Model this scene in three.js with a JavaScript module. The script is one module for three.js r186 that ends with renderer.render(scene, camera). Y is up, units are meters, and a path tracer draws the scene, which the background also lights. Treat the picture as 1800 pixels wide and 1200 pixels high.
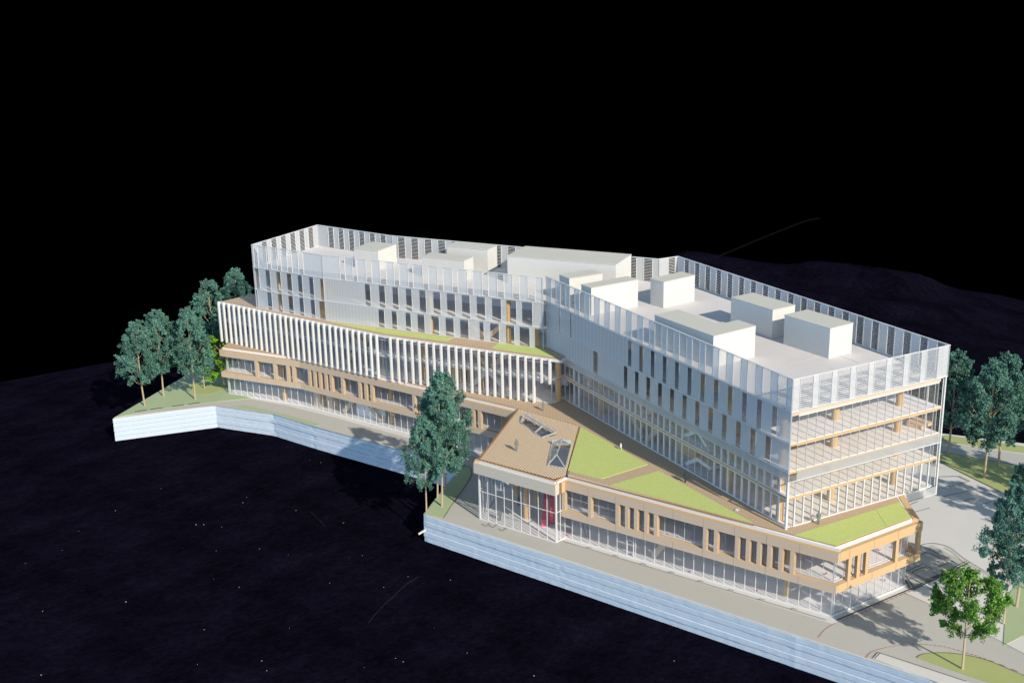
import * as THREE from 'three';
import { mergeGeometries } from 'three/addons/utils/BufferGeometryUtils.js';
import { MarchingCubes } from 'three/addons/objects/MarchingCubes.js';
import { RoundedBoxGeometry } from 'three/addons/geometries/RoundedBoxGeometry.js';

// ------------------------------------------------------------------ camera, sky, sun, exposure
// All plan numbers below are centimetres of the tabletop model; S turns them into metres.
const S = 0.01;
const scene = new THREE.Scene();
const camera = new THREE.PerspectiveCamera(31.33, 1024 / 682, 0.05, 200);
{
  const pitch = THREE.MathUtils.degToRad(17.031), roll = THREE.MathUtils.degToRad(-1.1974);
  const right = new THREE.Vector3(1, 0, 0), up = new THREE.Vector3(0, Math.cos(pitch), -Math.sin(pitch)), back = new THREE.Vector3(0, Math.sin(pitch), Math.cos(pitch));
  const r2 = right.clone().multiplyScalar(Math.cos(roll)).addScaledVector(up, Math.sin(roll));
  const u2 = right.clone().multiplyScalar(-Math.sin(roll)).addScaledVector(up, Math.cos(roll));
  camera.quaternion.setFromRotationMatrix(new THREE.Matrix4().makeBasis(r2, u2, back));
  camera.position.set(0, 73.2 * S, 0);
}
{
  const W = 128, Hh = 64, d = new Float32Array(W * Hh * 4), sunDir = [0.460, 0.515, 0.722];
  for (let j = 0; j < Hh; j++) for (let i = 0; i < W; i++) {     // clear sky: bright towards the horizon, whiter round the sun
    const el = ((j + 0.5) / Hh - 0.5) * Math.PI, az = ((i + 0.5) / W - 0.5) * Math.PI * 2, o = (j * W + i) * 4;
    const c = Math.cos(el) * Math.cos(az) * sunDir[0] + Math.sin(el) * sunDir[1] + Math.cos(el) * Math.sin(az) * sunDir[2];
    const t = Math.pow(Math.max(0, Math.min(1, (c + 0.2) / 1.2)), 1.5), k = Math.exp(-Math.max(0, Math.sin(el)) / 0.22), L = el > 0 ? 0.09 + 2.3 * k : 0.02;
    d[o] = L * (0.36 + 0.46 * t); d[o + 1] = L * (0.69 + 0.21 * t); d[o + 2] = L * (1.15 - 0.17 * t); d[o + 3] = 1;
  }
  const sky = new THREE.DataTexture(d, W, Hh, THREE.RGBAFormat, THREE.FloatType);
  sky.mapping = THREE.EquirectangularReflectionMapping; sky.magFilter = THREE.LinearFilter; sky.minFilter = THREE.LinearFilter; sky.needsUpdate = true;
  scene.background = sky; scene.environment = sky;
}
const sun = new THREE.DirectionalLight(0xfff2de, 3.5);
const SUN = new THREE.Vector3(0.460, 0.515, 0.722);
sun.target.position.set(0, 0, -1.7); sun.position.copy(sun.target.position).addScaledVector(SUN, 4);
sun.castShadow = true; sun.shadow.mapSize.set(4096, 4096); sun.shadow.radius = 1.2;
Object.assign(sun.shadow.camera, { left: -1.6, right: 1.6, top: 1.6, bottom: -1.6, near: 0.1, far: 9 });
scene.add(sun, sun.target);
const renderer = new THREE.WebGLRenderer({ antialias: true });
renderer.toneMapping = THREE.LinearToneMapping;
renderer.toneMappingExposure = 1.42;
renderer.shadowMap.enabled = true;

// ------------------------------------------------------------------ helpers
function rng(seed) { let a = seed >>> 0; return () => { a = (a + 0x6D2B79F5) >>> 0; let t = a; t = Math.imul(t ^ (t >>> 15), t | 1); t ^= t + Math.imul(t ^ (t >>> 7), t | 61); return ((t ^ (t >>> 14)) >>> 0) / 4294967296; }; }
const used = new Map();
function numbered(name) { const n = used.get(name) || 0; used.set(name, n + 1); return n ? `${name}_${String(n).padStart(3, '0')}` : name; }
const where = new Map();                                       // plan position (cm) of every group
function thing(name, label, category, [x, y, z], group, kind) {
  const o = new THREE.Group(); o.name = numbered(name); o.position.set(x * S, y * S, z * S); scene.add(o); where.set(o, [x, y, z]);
  o.userData = { label, category }; if (group) o.userData.group = group; if (kind) o.userData.kind = kind;
  return o;
}
function partGroup(parent, name, [x, y, z], label) {
  const o = new THREE.Group(), w = where.get(parent); o.name = name; o.position.set((x - w[0]) * S, (y - w[1]) * S, (z - w[2]) * S); parent.add(o); where.set(o, [x, y, z]);
  if (label) o.userData.label = label;
  return o;
}
const shadows = o => { o.castShadow = o.receiveShadow = true; return o; };
// a mesh whose geometry is in plan centimetres
function part(parent, name, geo, mat, label, kind) {
  const w = where.get(parent); const g = geo.index ? geo : geo;
  g.translate(-w[0], -w[1], -w[2]); g.scale(S, S, S);
  const m = shadows(new THREE.Mesh(g, mat)); m.name = name; parent.add(m);
  if (label) m.userData.label = label; if (kind) m.userData.kind = kind;
  return m;
}
const UNIT = new THREE.BoxGeometry(1, 1, 1), QUAD = new THREE.PlaneGeometry(1, 1), ROUND = new THREE.CylinderGeometry(0.5, 0.5, 1, 20);
function place(parent, name, geo, mat, [x, y, z], [sx, sy, sz], turn = 0) {
  const w = where.get(parent), m = shadows(new THREE.Mesh(geo, mat)); m.name = name;
  m.position.set((x - w[0]) * S, (y - w[1]) * S, (z - w[2]) * S); m.scale.set(sx * S, sy * S, sz * S); m.rotation.y = turn; parent.add(m);
  return m;
}
// a vertical plane in plan from p0 to p1 (left to right seen from outside); x runs along it, z outwards
function line(p0, p1, off = 0) {
  const dx = p1[0] - p0[0], dz = p1[1] - p0[1], L = Math.hypot(dx, dz), u = [dx / L, dz / L], n = [-u[1], u[0]], turn = -Math.atan2(dz, dx);
  const at = (x, z) => [p0[0] + u[0] * x + n[0] * (z + off), p0[1] + u[1] * x + n[1] * (z + off)];
  return {
    L, u, n, at, turn,
    box(parent, name, mat, x0, x1, y0, y1, z0, z1) { const c = at((x0 + x1) / 2, (z0 + z1) / 2); return place(parent, name, UNIT, mat, [c[0], (y0 + y1) / 2, c[1]], [x1 - x0, y1 - y0, z1 - z0], turn); },
    pane(parent, name, mat, x0, x1, y0, y1, z) { const c = at((x0 + x1) / 2, z); return place(parent, name, QUAD, mat, [c[0], (y0 + y1) / 2, c[1]], [x1 - x0, y1 - y0, 1], turn); },
    geo(parent, name, geo, mat, x0, x1, y0, y1, z0, z1) { const c = at((x0 + x1) / 2, (z0 + z1) / 2); return place(parent, name, geo, mat, [c[0], (y0 + y1) / 2, c[1]], [x1 - x0, y1 - y0, z1 - z0], turn); },
  };
}
function slabGeo(pts, y0, y1) {                                // flat plate from a plan outline
  const s = new THREE.Shape(pts.map(p => new THREE.Vector2(p[0], -p[1])));
  const g = new THREE.ExtrudeGeometry(s, { depth: y1 - y0, bevelEnabled: false }); g.rotateX(-Math.PI / 2); g.translate(0, y0, 0);
  return g;
}
function barGeo(a, b, w, h) {                                   // straight bar between two points, w across, h deep
  const A = new THREE.Vector3(...a), B = new THREE.Vector3(...b), L = A.distanceTo(B), g = new THREE.BoxGeometry(w, h, L);
  const m = new THREE.Matrix4().lookAt(A, B, new THREE.Vector3(0, 1, 0)); g.applyMatrix4(m); const c = A.add(B).multiplyScalar(0.5); g.translate(c.x, c.y, c.z); return g;
}
function flatStrip(pts, w, y) {                                 // printed line as a very thin strip
  const out = [];
  for (let i = 1; i < pts.length; i++) {
    const [a, b] = [pts[i - 1], pts[i]], dx = b[0] - a[0], dz = b[1] - a[1], L = Math.hypot(dx, dz);
    const g = new THREE.BoxGeometry(L + w * 0.6, 0.02, w); g.rotateY(-Math.atan2(dz, dx)); g.translate((a[0] + b[0]) / 2, y, (a[1] + b[1]) / 2); out.push(g);
  }
  return mergeGeometries(out);
}
function curve(pts, n = 24) { const c = new THREE.CatmullRomCurve3(pts.map(p => new THREE.Vector3(p[0], 0, p[1]))); return c.getPoints(n).map(v => [v.x, v.z]); }

// ------------------------------------------------------------------ textures
function tex(w, h, fn, srgb = false) {
  const d = new Uint8Array(w * h * 4);
  for (let j = 0; j < h; j++) for (let i = 0; i < w; i++) { const c = fn(i, j), o = (j * w + i) * 4; d[o] = c[0]; d[o + 1] = c[1]; d[o + 2] = c[2]; d[o + 3] = 255; }
  const t = new THREE.DataTexture(d, w, h); t.wrapS = t.wrapT = THREE.RepeatWrapping; t.magFilter = THREE.LinearFilter; t.minFilter = THREE.LinearMipmapLinearFilter; t.generateMipmaps = true;
  if (srgb) t.colorSpace = THREE.SRGBColorSpace; t.needsUpdate = true; return t;
}
function noiseField(n, octaves, seed) {                         // tileable value noise, 0..1
  const out = new Float32Array(n * n); let amp = 1, tot = 0;
  for (const [c, a] of octaves) {
    const r = rng(seed + c), g = new Float32Array(c * c).map(() => r());
    for (let j = 0; j < n; j++) for (let i = 0; i < n; i++) {
      const x = i / n * c, y = j / n * c, x0 = Math.floor(x), y0 = Math.floor(y), fx = x - x0, fy = y - y0, sx = fx * fx * (3 - 2 * fx), sy = fy * fy * (3 - 2 * fy);
      const v = (a, b) => g[(b % c) * c + (a % c)];
      out[j * n + i] += a * ((v(x0, y0) * (1 - sx) + v(x0 + 1, y0) * sx) * (1 - sy) + (v(x0, y0 + 1) * (1 - sx) + v(x0 + 1, y0 + 1) * sx) * sy);
    }
    tot += a;
  }
  return out.map(v => v / tot);
}
const nf = noiseField(256, [[5, 1], [17, 0.7], [64, 0.5], [128, 0.5]], 11);
const nfine = noiseField(256, [[64, 1], [128, 1]], 23);
const N = (f, i, j) => f[(j & 255) * 256 + (i & 255)];
const paperTex = tex(256, 256, (i, j) => { const v = 236 + 19 * N(nf, i, j); return [v, v, v]; });
const woodTex = tex(256, 256, (i, j) => { const a = N(nf, i >> 3, j * 3), b = N(nfine, i >> 2, j), v = 205 + 38 * a + 14 * b - (N(nf, i >> 4, j + 90) > 0.66 ? 14 : 0); return [v, v * 0.985, v * 0.965]; });
const hatchTex = tex(128, 128, (i, j) => { const a = (i % 16 < 3) || (j % 16 < 3) ? 0.72 : 1, v = (222 + 33 * N(nf, i * 2, j * 2)) * a; return [v, v, v]; });
const lineTex = tex(128, 16, (i, j) => { const v = (i % 8 < 2 ? 216 : 250) - 8 * N(nf, i, j); return [v, v, v]; });
const feltTex = tex(256, 256, (i, j) => { const v = 205 + 50 * N(nfine, i, j); return [v, v, v]; });
const foamTex = tex(256, 256, (i, j) => { const v = 214 + 30 * N(nf, i >> 1, j * 4) + 11 * N(nfine, i, j); return [v, v, v]; });
const clothTex = tex(256, 256, (i, j) => { const v = 40 + 210 * Math.pow(N(nf, i, j), 1.3) * (0.45 + 1.1 * N(nfine, i, j)); return [v, v * 0.98, v]; });
const rep = (t, x, y) => { const c = t.clone(); c.repeat.set(x, y === undefined ? x : y); c.needsUpdate = true; return c; };
// ------------------------------------------------------------------ materials
const std = (r, g, b, o = {}) => new THREE.MeshStandardMaterial({ color: new THREE.Color().setRGB(r, g, b), roughness: 0.85, ...o });
const M = {
  white: std(0.66, 0.67, 0.68, { roughness: 0.6 }),
  floor: std(0.84, 0.83, 0.845, { map: rep(paperTex, 0.08), roughness: 0.9 }),
  roof: std(0.64, 0.63, 0.65, { map: rep(paperTex, 0.06), roughness: 0.9 }),
  boxSide: std(0.61, 0.615, 0.60, { map: rep(paperTex, 1) }),
  boxTop: std(0.55, 0.545, 0.49, { map: rep(paperTex, 1) }),
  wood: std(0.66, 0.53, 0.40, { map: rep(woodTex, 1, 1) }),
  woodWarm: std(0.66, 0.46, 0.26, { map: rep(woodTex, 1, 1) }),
  woodSlab: std(0.60, 0.40, 0.19, { map: rep(woodTex, 0.5, 1) }),
  column: std(0.62, 0.42, 0.22, { map: rep(woodTex, 0.7, 1) }),
  edge: std(0.36, 0.19, 0.07), lip: std(0.62, 0.46, 0.30, { map: rep(woodTex, 1, 1) }), burnt: std(0.58, 0.41, 0.24, { map: rep(woodTex, 1, 1) }),
  deck: std(0.56, 0.425, 0.30, { map: rep(hatchTex, 0.36) }),
  plank: std(0.78, 0.62, 0.45, { map: rep(paperTex, 0.3) }), fin: std(0.68, 0.69, 0.70, { roughness: 0.7 }),
  gap: std(0.10, 0.06, 0.03),
  lawn: std(0.52, 0.62, 0.21, { map: rep(feltTex, 0.11), roughness: 1 }),
  sitegreen: std(0.36, 0.45, 0.27, { map: rep(paperTex, 0.05), roughness: 0.95 }),
  olive: std(0.37, 0.42, 0.17, { map: rep(paperTex, 0.05), roughness: 0.95 }),
  path: std(0.46, 0.46, 0.435, { map: rep(paperTex, 0.05), roughness: 0.95 }),
  pale: std(0.63, 0.63, 0.625, { map: rep(paperTex, 0.05), roughness: 0.95 }),
  foam: std(0.56, 0.67, 0.79, { map: rep(foamTex, 0.03, 1.1), bumpMap: rep(foamTex, 0.03, 1.1), bumpScale: 0.0004, roughness: 0.8 }),
  ink: std(0.03, 0.03, 0.03), inkRed: std(0.45, 0.12, 0.10),
  cloth: new THREE.MeshPhysicalMaterial({ specularIntensity: 0, color: new THREE.Color().setRGB(0.009, 0.0078, 0.0185), map: rep(clothTex, 11, 8.5), bumpMap: rep(clothTex, 23, 17), bumpScale: 0.0015, roughness: 1 }),
  black: new THREE.MeshPhysicalMaterial({ specularIntensity: 0, color: new THREE.Color().setRGB(0.0001, 0.0001, 0.00012), roughness: 1 }),
  red: std(0.42, 0.012, 0.045, { roughness: 0.7 }), marker: std(0.72, 0.34, 0.42), seam: std(0.50, 0.49, 0.51), pink: std(0.62, 0.06, 0.16, { roughness: 0.7 }),
  greyFig: std(0.16, 0.19, 0.19), darkFig: std(0.02, 0.035, 0.045), wire: std(0.03, 0.03, 0.035, { roughness: 0.5 }), lint: std(0.75, 0.75, 0.75), fibre: std(0.03, 0.03, 0.035),
  bark: std(0.48, 0.39, 0.26, { map: rep(woodTex, 1, 3) }), barkDark: std(0.23, 0.18, 0.13),
  glass: new THREE.MeshPhysicalMaterial({ color: new THREE.Color().setRGB(0.96, 0.972, 0.985), transmission: 0.95, thickness: 0, roughness: 0.0, ior: 1.5 }),
  clear: new THREE.MeshPhysicalMaterial({ color: new THREE.Color().setRGB(0.95, 0.96, 0.97), transmission: 1, thickness: 0, roughness: 0.0, ior: 1.5 }),
  tint: new THREE.MeshPhysicalMaterial({ color: new THREE.Color().setRGB(0.80, 0.88, 0.90), transmission: 0.9, thickness: 0, roughness: 0.12, ior: 1.5 }),
  frost: new THREE.MeshPhysicalMaterial({ color: new THREE.Color().setRGB(0.80, 0.83, 0.855), map: lineTex, transmission: 0.43, thickness: 0, roughness: 0.5, ior: 1.45 }),
  frostThin: new THREE.MeshPhysicalMaterial({ color: new THREE.Color().setRGB(0.80, 0.83, 0.855), map: lineTex, transmission: 0.62, thickness: 0, roughness: 0.5, ior: 1.45 }),
};

// ------------------------------------------------------------------ setting: black cloth on a black backdrop
{
  const far = x => x < 47 ? -233 - (x + 103) * 0.6 : x < 91 ? -323 + (x - 47) * 0.42 : x < 115 ? -304.5 + (x - 91) * 1.77 : -262 + (x - 115) * 0.8;
  const nx = 170, nz = 130, g = new THREE.PlaneGeometry(1, 1, nx, nz), p = g.attributes.position;
  const ridge = (x, z, ax, az, bx, bz, w, h) => { const dx = bx - ax, dz = bz - az, L2 = dx * dx + dz * dz; let t = ((x - ax) * dx + (z - az) * dz) / L2; t = Math.max(0, Math.min(1, t)); const d = Math.hypot(x - ax - t * dx, z - az - t * dz); return h * Math.exp(-d * d / (w * w)); };
  for (let k = 0; k < p.count; k++) {
    const s = p.getX(k) + 0.5, t = p.getY(k) + 0.5, x = -240 + 440 * s, z = -30 + (far(x) + 30) * t;
    let y = -4.3 + 0.18 * Math.sin(x * 0.11 + z * 0.07) * Math.sin(z * 0.09 - x * 0.03);
    const clear = Math.max(0, Math.min(1, (-z - 195 + (x - 60) * 0.55) / 30)) * (x > 20 ? 1 : 0);
    y += clear * (ridge(x, z, 48, -318, 125, -255, 7, 4.2) + ridge(x, z, 60, -285, 140, -235, 5, 3.0) + ridge(x, z, 78, -300, 96, -278, 5, 2.6) + ridge(x, z, 70, -262, 130, -215, 6, 2.2));
    p.setXYZ(k, x, y, z);
  }
  g.computeVertexNormals(); g.scale(S, S, S);
  const m = shadows(new THREE.Mesh(g, M.cloth)); m.name = 'table_cloth'; scene.add(m);
  m.userData = { label: 'black felt cloth spread under the model, dotted with lint', category: 'cloth', kind: 'structure' };
  const b = new THREE.Mesh(new THREE.BoxGeometry(160, 0.02, 160), M.black); b.position.y = -0.075; b.receiveShadow = true; b.name = 'backdrop'; scene.add(b);
  b.userData = { label: 'pure black backdrop fabric filling the space behind the cloth', category: 'backdrop', kind: 'structure' };
  const f = new THREE.TubeGeometry(new THREE.CatmullRomCurve3([[52, -5.6, -326], [66, -5.1, -343], [80, -4.9, -361], [94, -4.8, -378], [100, -5.8, -386]].map(v => new THREE.Vector3(...v).multiplyScalar(S))), 40, 0.0035, 8);
  const fm = new THREE.Mesh(f, new THREE.MeshPhysicalMaterial({ specularIntensity: 0, color: new THREE.Color().setRGB(0.003, 0.0026, 0.0036), roughness: 1 })); fm.name = 'backdrop_fold'; fm.userData = { label: 'faint fold line running through the black backdrop behind the roof', category: 'fold', kind: 'structure' }; scene.add(fm);
}

// ------------------------------------------------------------------ the foam base with its printed site sheet
const ISO = { N: [-8.4, -173.7], T: [-12.99, -156.8] };
const OUT = [[-69.52, -198.17], [-52.98, -203.85], [-41.89, -199.06], [-34.03, -192.81], [-21.2, -183.4], ISO.N, ISO.T, [5.67, -142.5], [31.67, -122.4], [44.31, -112.5], [68, -94], [104, -124], [97, -171], [69.46, -183.2], [20, -205.5], [-56, -240], [-62.67, -221.15]];
const base = thing('foam_plinth', 'stack of pale blue foam boards topped by a printed site plan', 'model base', [0, -4.2, -172]);
{
  const r = rng(5);
  for (let k = 0; k < 5; k++) {                                  // five foam boards, each cut a little differently
    const y1 = -0.1 - k * 0.82, y0 = y1 - 0.80, pts = [];
    const off = [0, 0.04, -0.03, 0.06, 0.01][k] + (r() - 0.5) * 0.03;
    for (let i = 0; i < OUT.length; i++) {
      const a = OUT[i], b = OUT[(i + 1) % OUT.length], L = Math.hypot(b[0] - a[0], b[1] - a[1]), n = Math.max(1, Math.round(L / 0.7)), o = (r() - 0.5) * 0.12;
      for (let j = 0; j < n; j++) {
        const t = j / n, w = off + 0.035 * (r() - 0.5) + o * Math.sin(t * Math.PI) + (j === 0 ? 0.15 * (r() - 0.5) : 0);
        pts.push([a[0] + (b[0] - a[0]) * t + (b[1] - a[1]) / L * -w, a[1] + (b[1] - a[1]) * t + (b[0] - a[0]) / L * w]);
      }
    }
    part(base, 'foam_board', (() => { const e = new THREE.ExtrudeGeometry(new THREE.Shape(pts.map(p => new THREE.Vector2(p[0], -p[1]))), { depth: y1 - y0 - 0.16, bevelEnabled: true, bevelThickness: 0.08, bevelSize: 0.07, bevelOffset: -0.06, bevelSegments: 2 }); e.rotateX(-Math.PI / 2); e.translate(0, y0 + 0.08, 0); return e; })(), M.foam);
  }
  part(base, 'site_sheet', slabGeo(OUT, -0.1, 0), M.pale, 'pale grey printed paving around the building');
  const Y = k => [0.0, 0.04 * k];
  const sheet = (name, pts, mat, k, label) => part(base, name, slabGeo(pts, 0.004, 0.04 * k), mat, label);
  // the front path with the lawns along it
  sheet('path', [[-69.2, -199.2], [-52.98, -203.7], [-41.89, -198.9], [-34.03, -192.6], ISO.N, [-5.6, -174.5], [-6.2, -177.6], [-30.5, -196.2], [-40.5, -203.2], [-47.5, -206.9], [-58.1, -204.5], [-65.8, -201.2]], M.path, 1, 'grey path along the front glazing');
  sheet('lawn', [[-69.4, -198.6], [-65.78, -201.0], [-58.1, -204.3], [-51.43, -206.2], [-47.2, -207.2], [-51.9, -211.0], [-52.4, -226], [-56, -239.5], [-62.5, -221.1]], M.sitegreen, 2, 'green lawn at the pointed end under the trees');
  sheet('lawn', curve([[-59.96, -212.44], [-57.82, -210.11], [-55.64, -209.66], [-53.9, -211.43], [-53.1, -213.92], [-54.91, -215.65], [-57.84, -216.82], [-60.07, -215.01], [-59.96, -212.44]], 40), M.olive, 3, 'yellow green oval lawn round a trunk');
  sheet('lawn', [[-50.3, -202.9], [-47.64, -203.5], [-39.7, -198.5], [-32.75, -193.27], [-33.3, -192.5], [-34.1, -192.9], [-41.9, -199.2]], M.sitegreen, 2, 'narrow green strip along the foam edge');
  sheet('path', [[-12.2, -156.3], [5.4, -143], [31.4, -122.8], [44.3, -112.8], [67.5, -94.5], [74, -101], [55.54, -117.57], [49.15, -128.32], [46.81, -131.6], [36.6, -124.6], [6.3, -147.4], [-5.3, -155.2], [-4.9, -170], [-5.6, -174.2], ISO.N], M.path, 1, 'grey path along the front edge');
  sheet('lawn', curve([[-8.3, -173.4], [-7.2, -173.6], [-6.56, -171.21], [-7.06, -167.6], [-8.6, -161.5], [-10.05, -155.3]], 26).concat([[-12.9, -156.7]]), M.sitegreen, 2, 'green tongue of lawn beside the notch');
  sheet('paving', [[38.88, -117.4], [39.78, -118.42], [47.37, -112.5], [62, -100.6], [60.5, -99.4], [44.3, -112.4]], M.pale, 2);
  sheet('lawn', curve([[43.69, -117.2], [44.3, -117.75], [45.7, -118.07], [48.14, -117.86], [50.79, -116.6], [53.3, -113.9], [58, -108]], 30).concat([[60, -103.6], [47.8, -113.6]]), M.olive, 2, 'yellow green lawn round the bright tree');
  sheet('lawn', [[62.6, -134.9], [59.7, -131.45], [58.1, -128.8], [54.03, -119.3], [57.07, -121.33], [70, -112], [80, -120], [72, -138]], M.sitegreen, 2, 'green lawn below the dark trees');
  sheet('lawn', [[64.6, -175.6], [66.3, -175.3], [72.66, -171.3], [78, -168], [88, -160], [80, -148.5], [71.31, -156.4], [70.09, -159.3], [63.9, -173.6]], M.olive, 2, 'olive lawn shaded by the trees');
  sheet('lawn', [[66.2, -180.8], [71.1, -178.2], [78.1, -174.6], [94, -167.3], [94.5, -169.5], [69.6, -182.4]], M.olive, 2, 'thin olive strip at the rear edge');
  sheet('path', [[64, -180], [66.2, -180.3], [71.1, -177.7], [78.1, -174.1], [92, -167.8], [89, -161.2], [78, -168.4], [72.66, -171.7], [66.3, -175.7], [63.4, -176.6]], M.path, 1, 'grey path between the rear lawns');
  sheet('paving', [[48.4, -132.3], [57.2, -138.7], [54.5, -144.1], [52.3, -143.1], [49.8, -140.6], [47.9, -135.4]], M.path, 1);
  // printed plan lines
  const black = [], redDash = [], ln = (pts, w = 0.07) => black.push(flatStrip(pts, w, 0.125)), loop = p => p.concat([p[0]]);
  ln([[37.1, -125.5], [48.2, -132.6]], 0.16); ln([[48.23, -132.36], [57.4, -138.91]], 0.13); ln([[48.5, -132.9], [57.2, -139.3]], 0.06);
  ln(curve([[51.8, -142.9], [53.53, -144.26], [55.04, -144.33], [56.22, -143.46], [56.75, -141.82], [57.18, -139.95], [57.97, -137.86], [59.0, -135.56], [62, -131.5]], 40)); ln(curve([[55.72, -143.07], [56.3, -141.57], [56.64, -139.46], [57.38, -137.89], [58.6, -135.3]], 30), 0.05);
  ln([[49.2, -139.5], [51.47, -141.0], [53.12, -142.12], [54.8, -139.03], [52.95, -137.83]]); ln(loop([[49.38, -136.73], [51.4, -138.03], [52.45, -135.85], [50.43, -134.71]])); ln([[48.3, -136.7], [49.18, -137.24], [51.47, -138.79], [52.9, -135.96], [50.17, -134.12]], 0.06);
  ln([[48.56, -134.92], [48.96, -135.27], [49.78, -133.65]], 0.06); ln([[51.78, -142.71], [53.1, -143.74], [56.06, -138.2]], 0.06); ln([[47.97, -138.31], [47.9, -132.7]], 0.13); ln([[48.4, -138.54], [48.39, -132.76]], 0.08);
  ln([[62.0, -165.8], [65.51, -165.92], [66.47, -163.93], [61.97, -161.85]]); ln([[65.73, -165.95], [66.7, -164.0]], 0.1); ln([[61.09, -158.98], [67.31, -161.44], [68.12, -159.41], [63.45, -157.44]]); ln([[65.36, -155.95], [67.76, -157.23], [69.4, -157.0]]); ln([[55.4, -156.38], [56.94, -157.42]]); ln([[55.45, -154.04], [57.79, -155.17]]);
  ln([[46.81, -131.58], [49.15, -128.32], [55.54, -117.57], [68, -96.5]], 0.05); ln([[38.88, -117.29], [39.78, -118.42], [47.37, -112.4]], 0.06); ln([[39.1, -117.2], [39.95, -118.2]], 0.05);
  ln(curve([[43.69, -117.2], [44.3, -117.75], [45.7, -118.07], [48.14, -117.86], [50.79, -116.6], [53.3, -113.9], [58, -108]], 30), 0.05);
  ln(curve([[-8.3, -173.4], [-7.2, -173.6], [-6.56, -171.21], [-7.06, -167.6], [-8.6, -161.5], [-10.05, -155.3]], 26), 0.06); ln([[63.9, -173.6], [70.09, -159.2], [71.4, -156.2], [80, -148.3]], 0.06); ln([[66.3, -175.5], [72.66, -171.5], [78, -168.2]], 0.06);
  for (const [a, b] of [[[-66.51, -201.2], [-64.77, -202.0]], [[-64.03, -202.3], [-62.23, -203.0]], [[-60.5, -203.6], [-58.78, -204.3]], [[-57.93, -204.6], [-56.15, -205.3]]]) ln([a, b], 0.26);
  { const e = line([6.6, -148.5], [36.75, -126.35], 1.15); ln([e.at(0.4, 0), e.at(e.L - 0.2, 0)], 0.05); for (let k = 1; k < 9; k++) { const c = e.at(k * 4.1 + 1, -0.2); ln([e.at(k * 4.1, -0.35), e.at(k * 4.1 + 0.6, -0.35)], 0.05); ln([e.at(k * 4.1, -0.35), e.at(k * 4.1, 0)], 0.05); } }
  part(base, 'printed_line', mergeGeometries(black), M.ink, 'fine black drawing lines printed on the paving', 'stuff');
  const dash = (pts, n) => { const c = curve(pts, n); for (let i = 0; i + 1 < c.length; i += 2) redDash.push(flatStrip([c[i], c[i + 1]], 0.07, 0.125)); };
  dash([[34.09, -121.88], [35.29, -123.56], [36.62, -124.65], [40.2, -126.9], [44.15, -129.61], [48.2, -132.2]], 60);
  dash([[38.2, -117.4], [38.9, -118.3], [39.94, -118.95], [42.45, -119.73], [45.03, -119.87], [47.38, -119.3], [49.41, -117.93], [51.32, -116.35], [56, -111.2], [62, -103.5]], 90);
  part(base, 'boundary_line', mergeGeometries(redDash), M.inkRed, 'dashed red boundary lines printed on the paving', 'stuff');
}

// ------------------------------------------------------------------ the building
const L1 = 4.5, L2 = 9, L3 = 13, L4 = 16.3, L5 = 19.8, RF = 23.8, TOP = 27.8;
const J = [5.35, -182.23], RC = [31.97, -131.05], RB = [54.0, -142.8], RJ = [27.4, -193.7];           // screened wing
const LA = [-45.43, -209.33], LK = [-31.67, -200.07], J0 = [4.91, -181.18], BL = [-36.24, -225.71], BK = [-21.12, -214.51]; // long wing, upper storeys
const F0 = [-53.28, -213.92], F1 = [-21.1, -190.0], F2 = [7.24, -174.94];                              // fins
const A0 = [-51.9, -210.05], A1 = [-36.8, -202.6], A2 = [0.6, -174.9];                                   // podium front, long wing
const P0 = [-4.95, -154.8], P1 = [5.3, -147.0], P2 = [6.6, -148.5], P3 = [9.6, -166.6], P4 = [0.74, -174.5]; // pavilion
const PB = [36.72, -126.45], PE = [47.75, -133.5], PF = [48.1, -141.5];                                  // podium front, near end
const bld = thing('office_building', 'large white and timber architectural model of a bent office block with screened facades', 'building model', [0, 0, -172]);
const inset = (p, q, d) => [p[0] + (q[0] - p[0]) * d, p[1] + (q[1] - p[1]) * d];

// floor plates -----------------------------------------------------
const clip = (poly, nx, nz, d) => { const o = []; for (let i = 0; i < poly.length; i++) { const a = poly[i], b = poly[(i + 1) % poly.length], da = a[0] * nx + a[1] * nz - d, db = b[0] * nx + b[1] * nz - d; if (da >= 0) o.push(a); if (da * db < 0) { const t = da / (da - db); o.push([a[0] + (b[0] - a[0]) * t, a[1] + (b[1] - a[1]) * t]); } } return o; };
function floorPlate(pts, top, thick = 0.34, edgeMat = M.floor, boards = null) {
  const c = pts.reduce((a, p) => [a[0] + p[0] / pts.length, a[1] + p[1] / pts.length], [0, 0]);
  const g = partGroup(bld, 'floor_slab', [c[0], top, c[1]]);
  if (boards) { const [bx, bz] = boards.u, ds = pts.map(p => -p[0] * bz + p[1] * bx), lo = Math.min(...ds), hi = Math.max(...ds); for (let d = lo; d < hi; d += 1.37) { const q = clip(clip(pts, -bz, bx, d), bz, -bx, -Math.min(hi, d + 1.27)); if (q.length > 2) part(g, 'floor_board', slabGeo(q, top - 0.06, top), M.floor); } }
  else part(g, 'floor_finish', slabGeo(pts, top - 0.06, top), M.floor);
  part(g, edgeMat === M.woodSlab ? 'timber_slab' : 'slab_core', slabGeo(pts.map(p => inset(p, c, 0.0006)), top - thick, top - 0.062), edgeMat);
  return g;
}
const rw = line(J, RC), end = line(RC, RB), rwBack = line(RB, RJ);
const at = (l, x, z) => l.at(x, z);
const rwPlate = d => [at(rw, -2, -d), at(rw, rw.L - d * 0.6, -d), at(end, end.L - d, -d * 0.6), at(rwBack, rwBack.L - 2, -d)];
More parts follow.
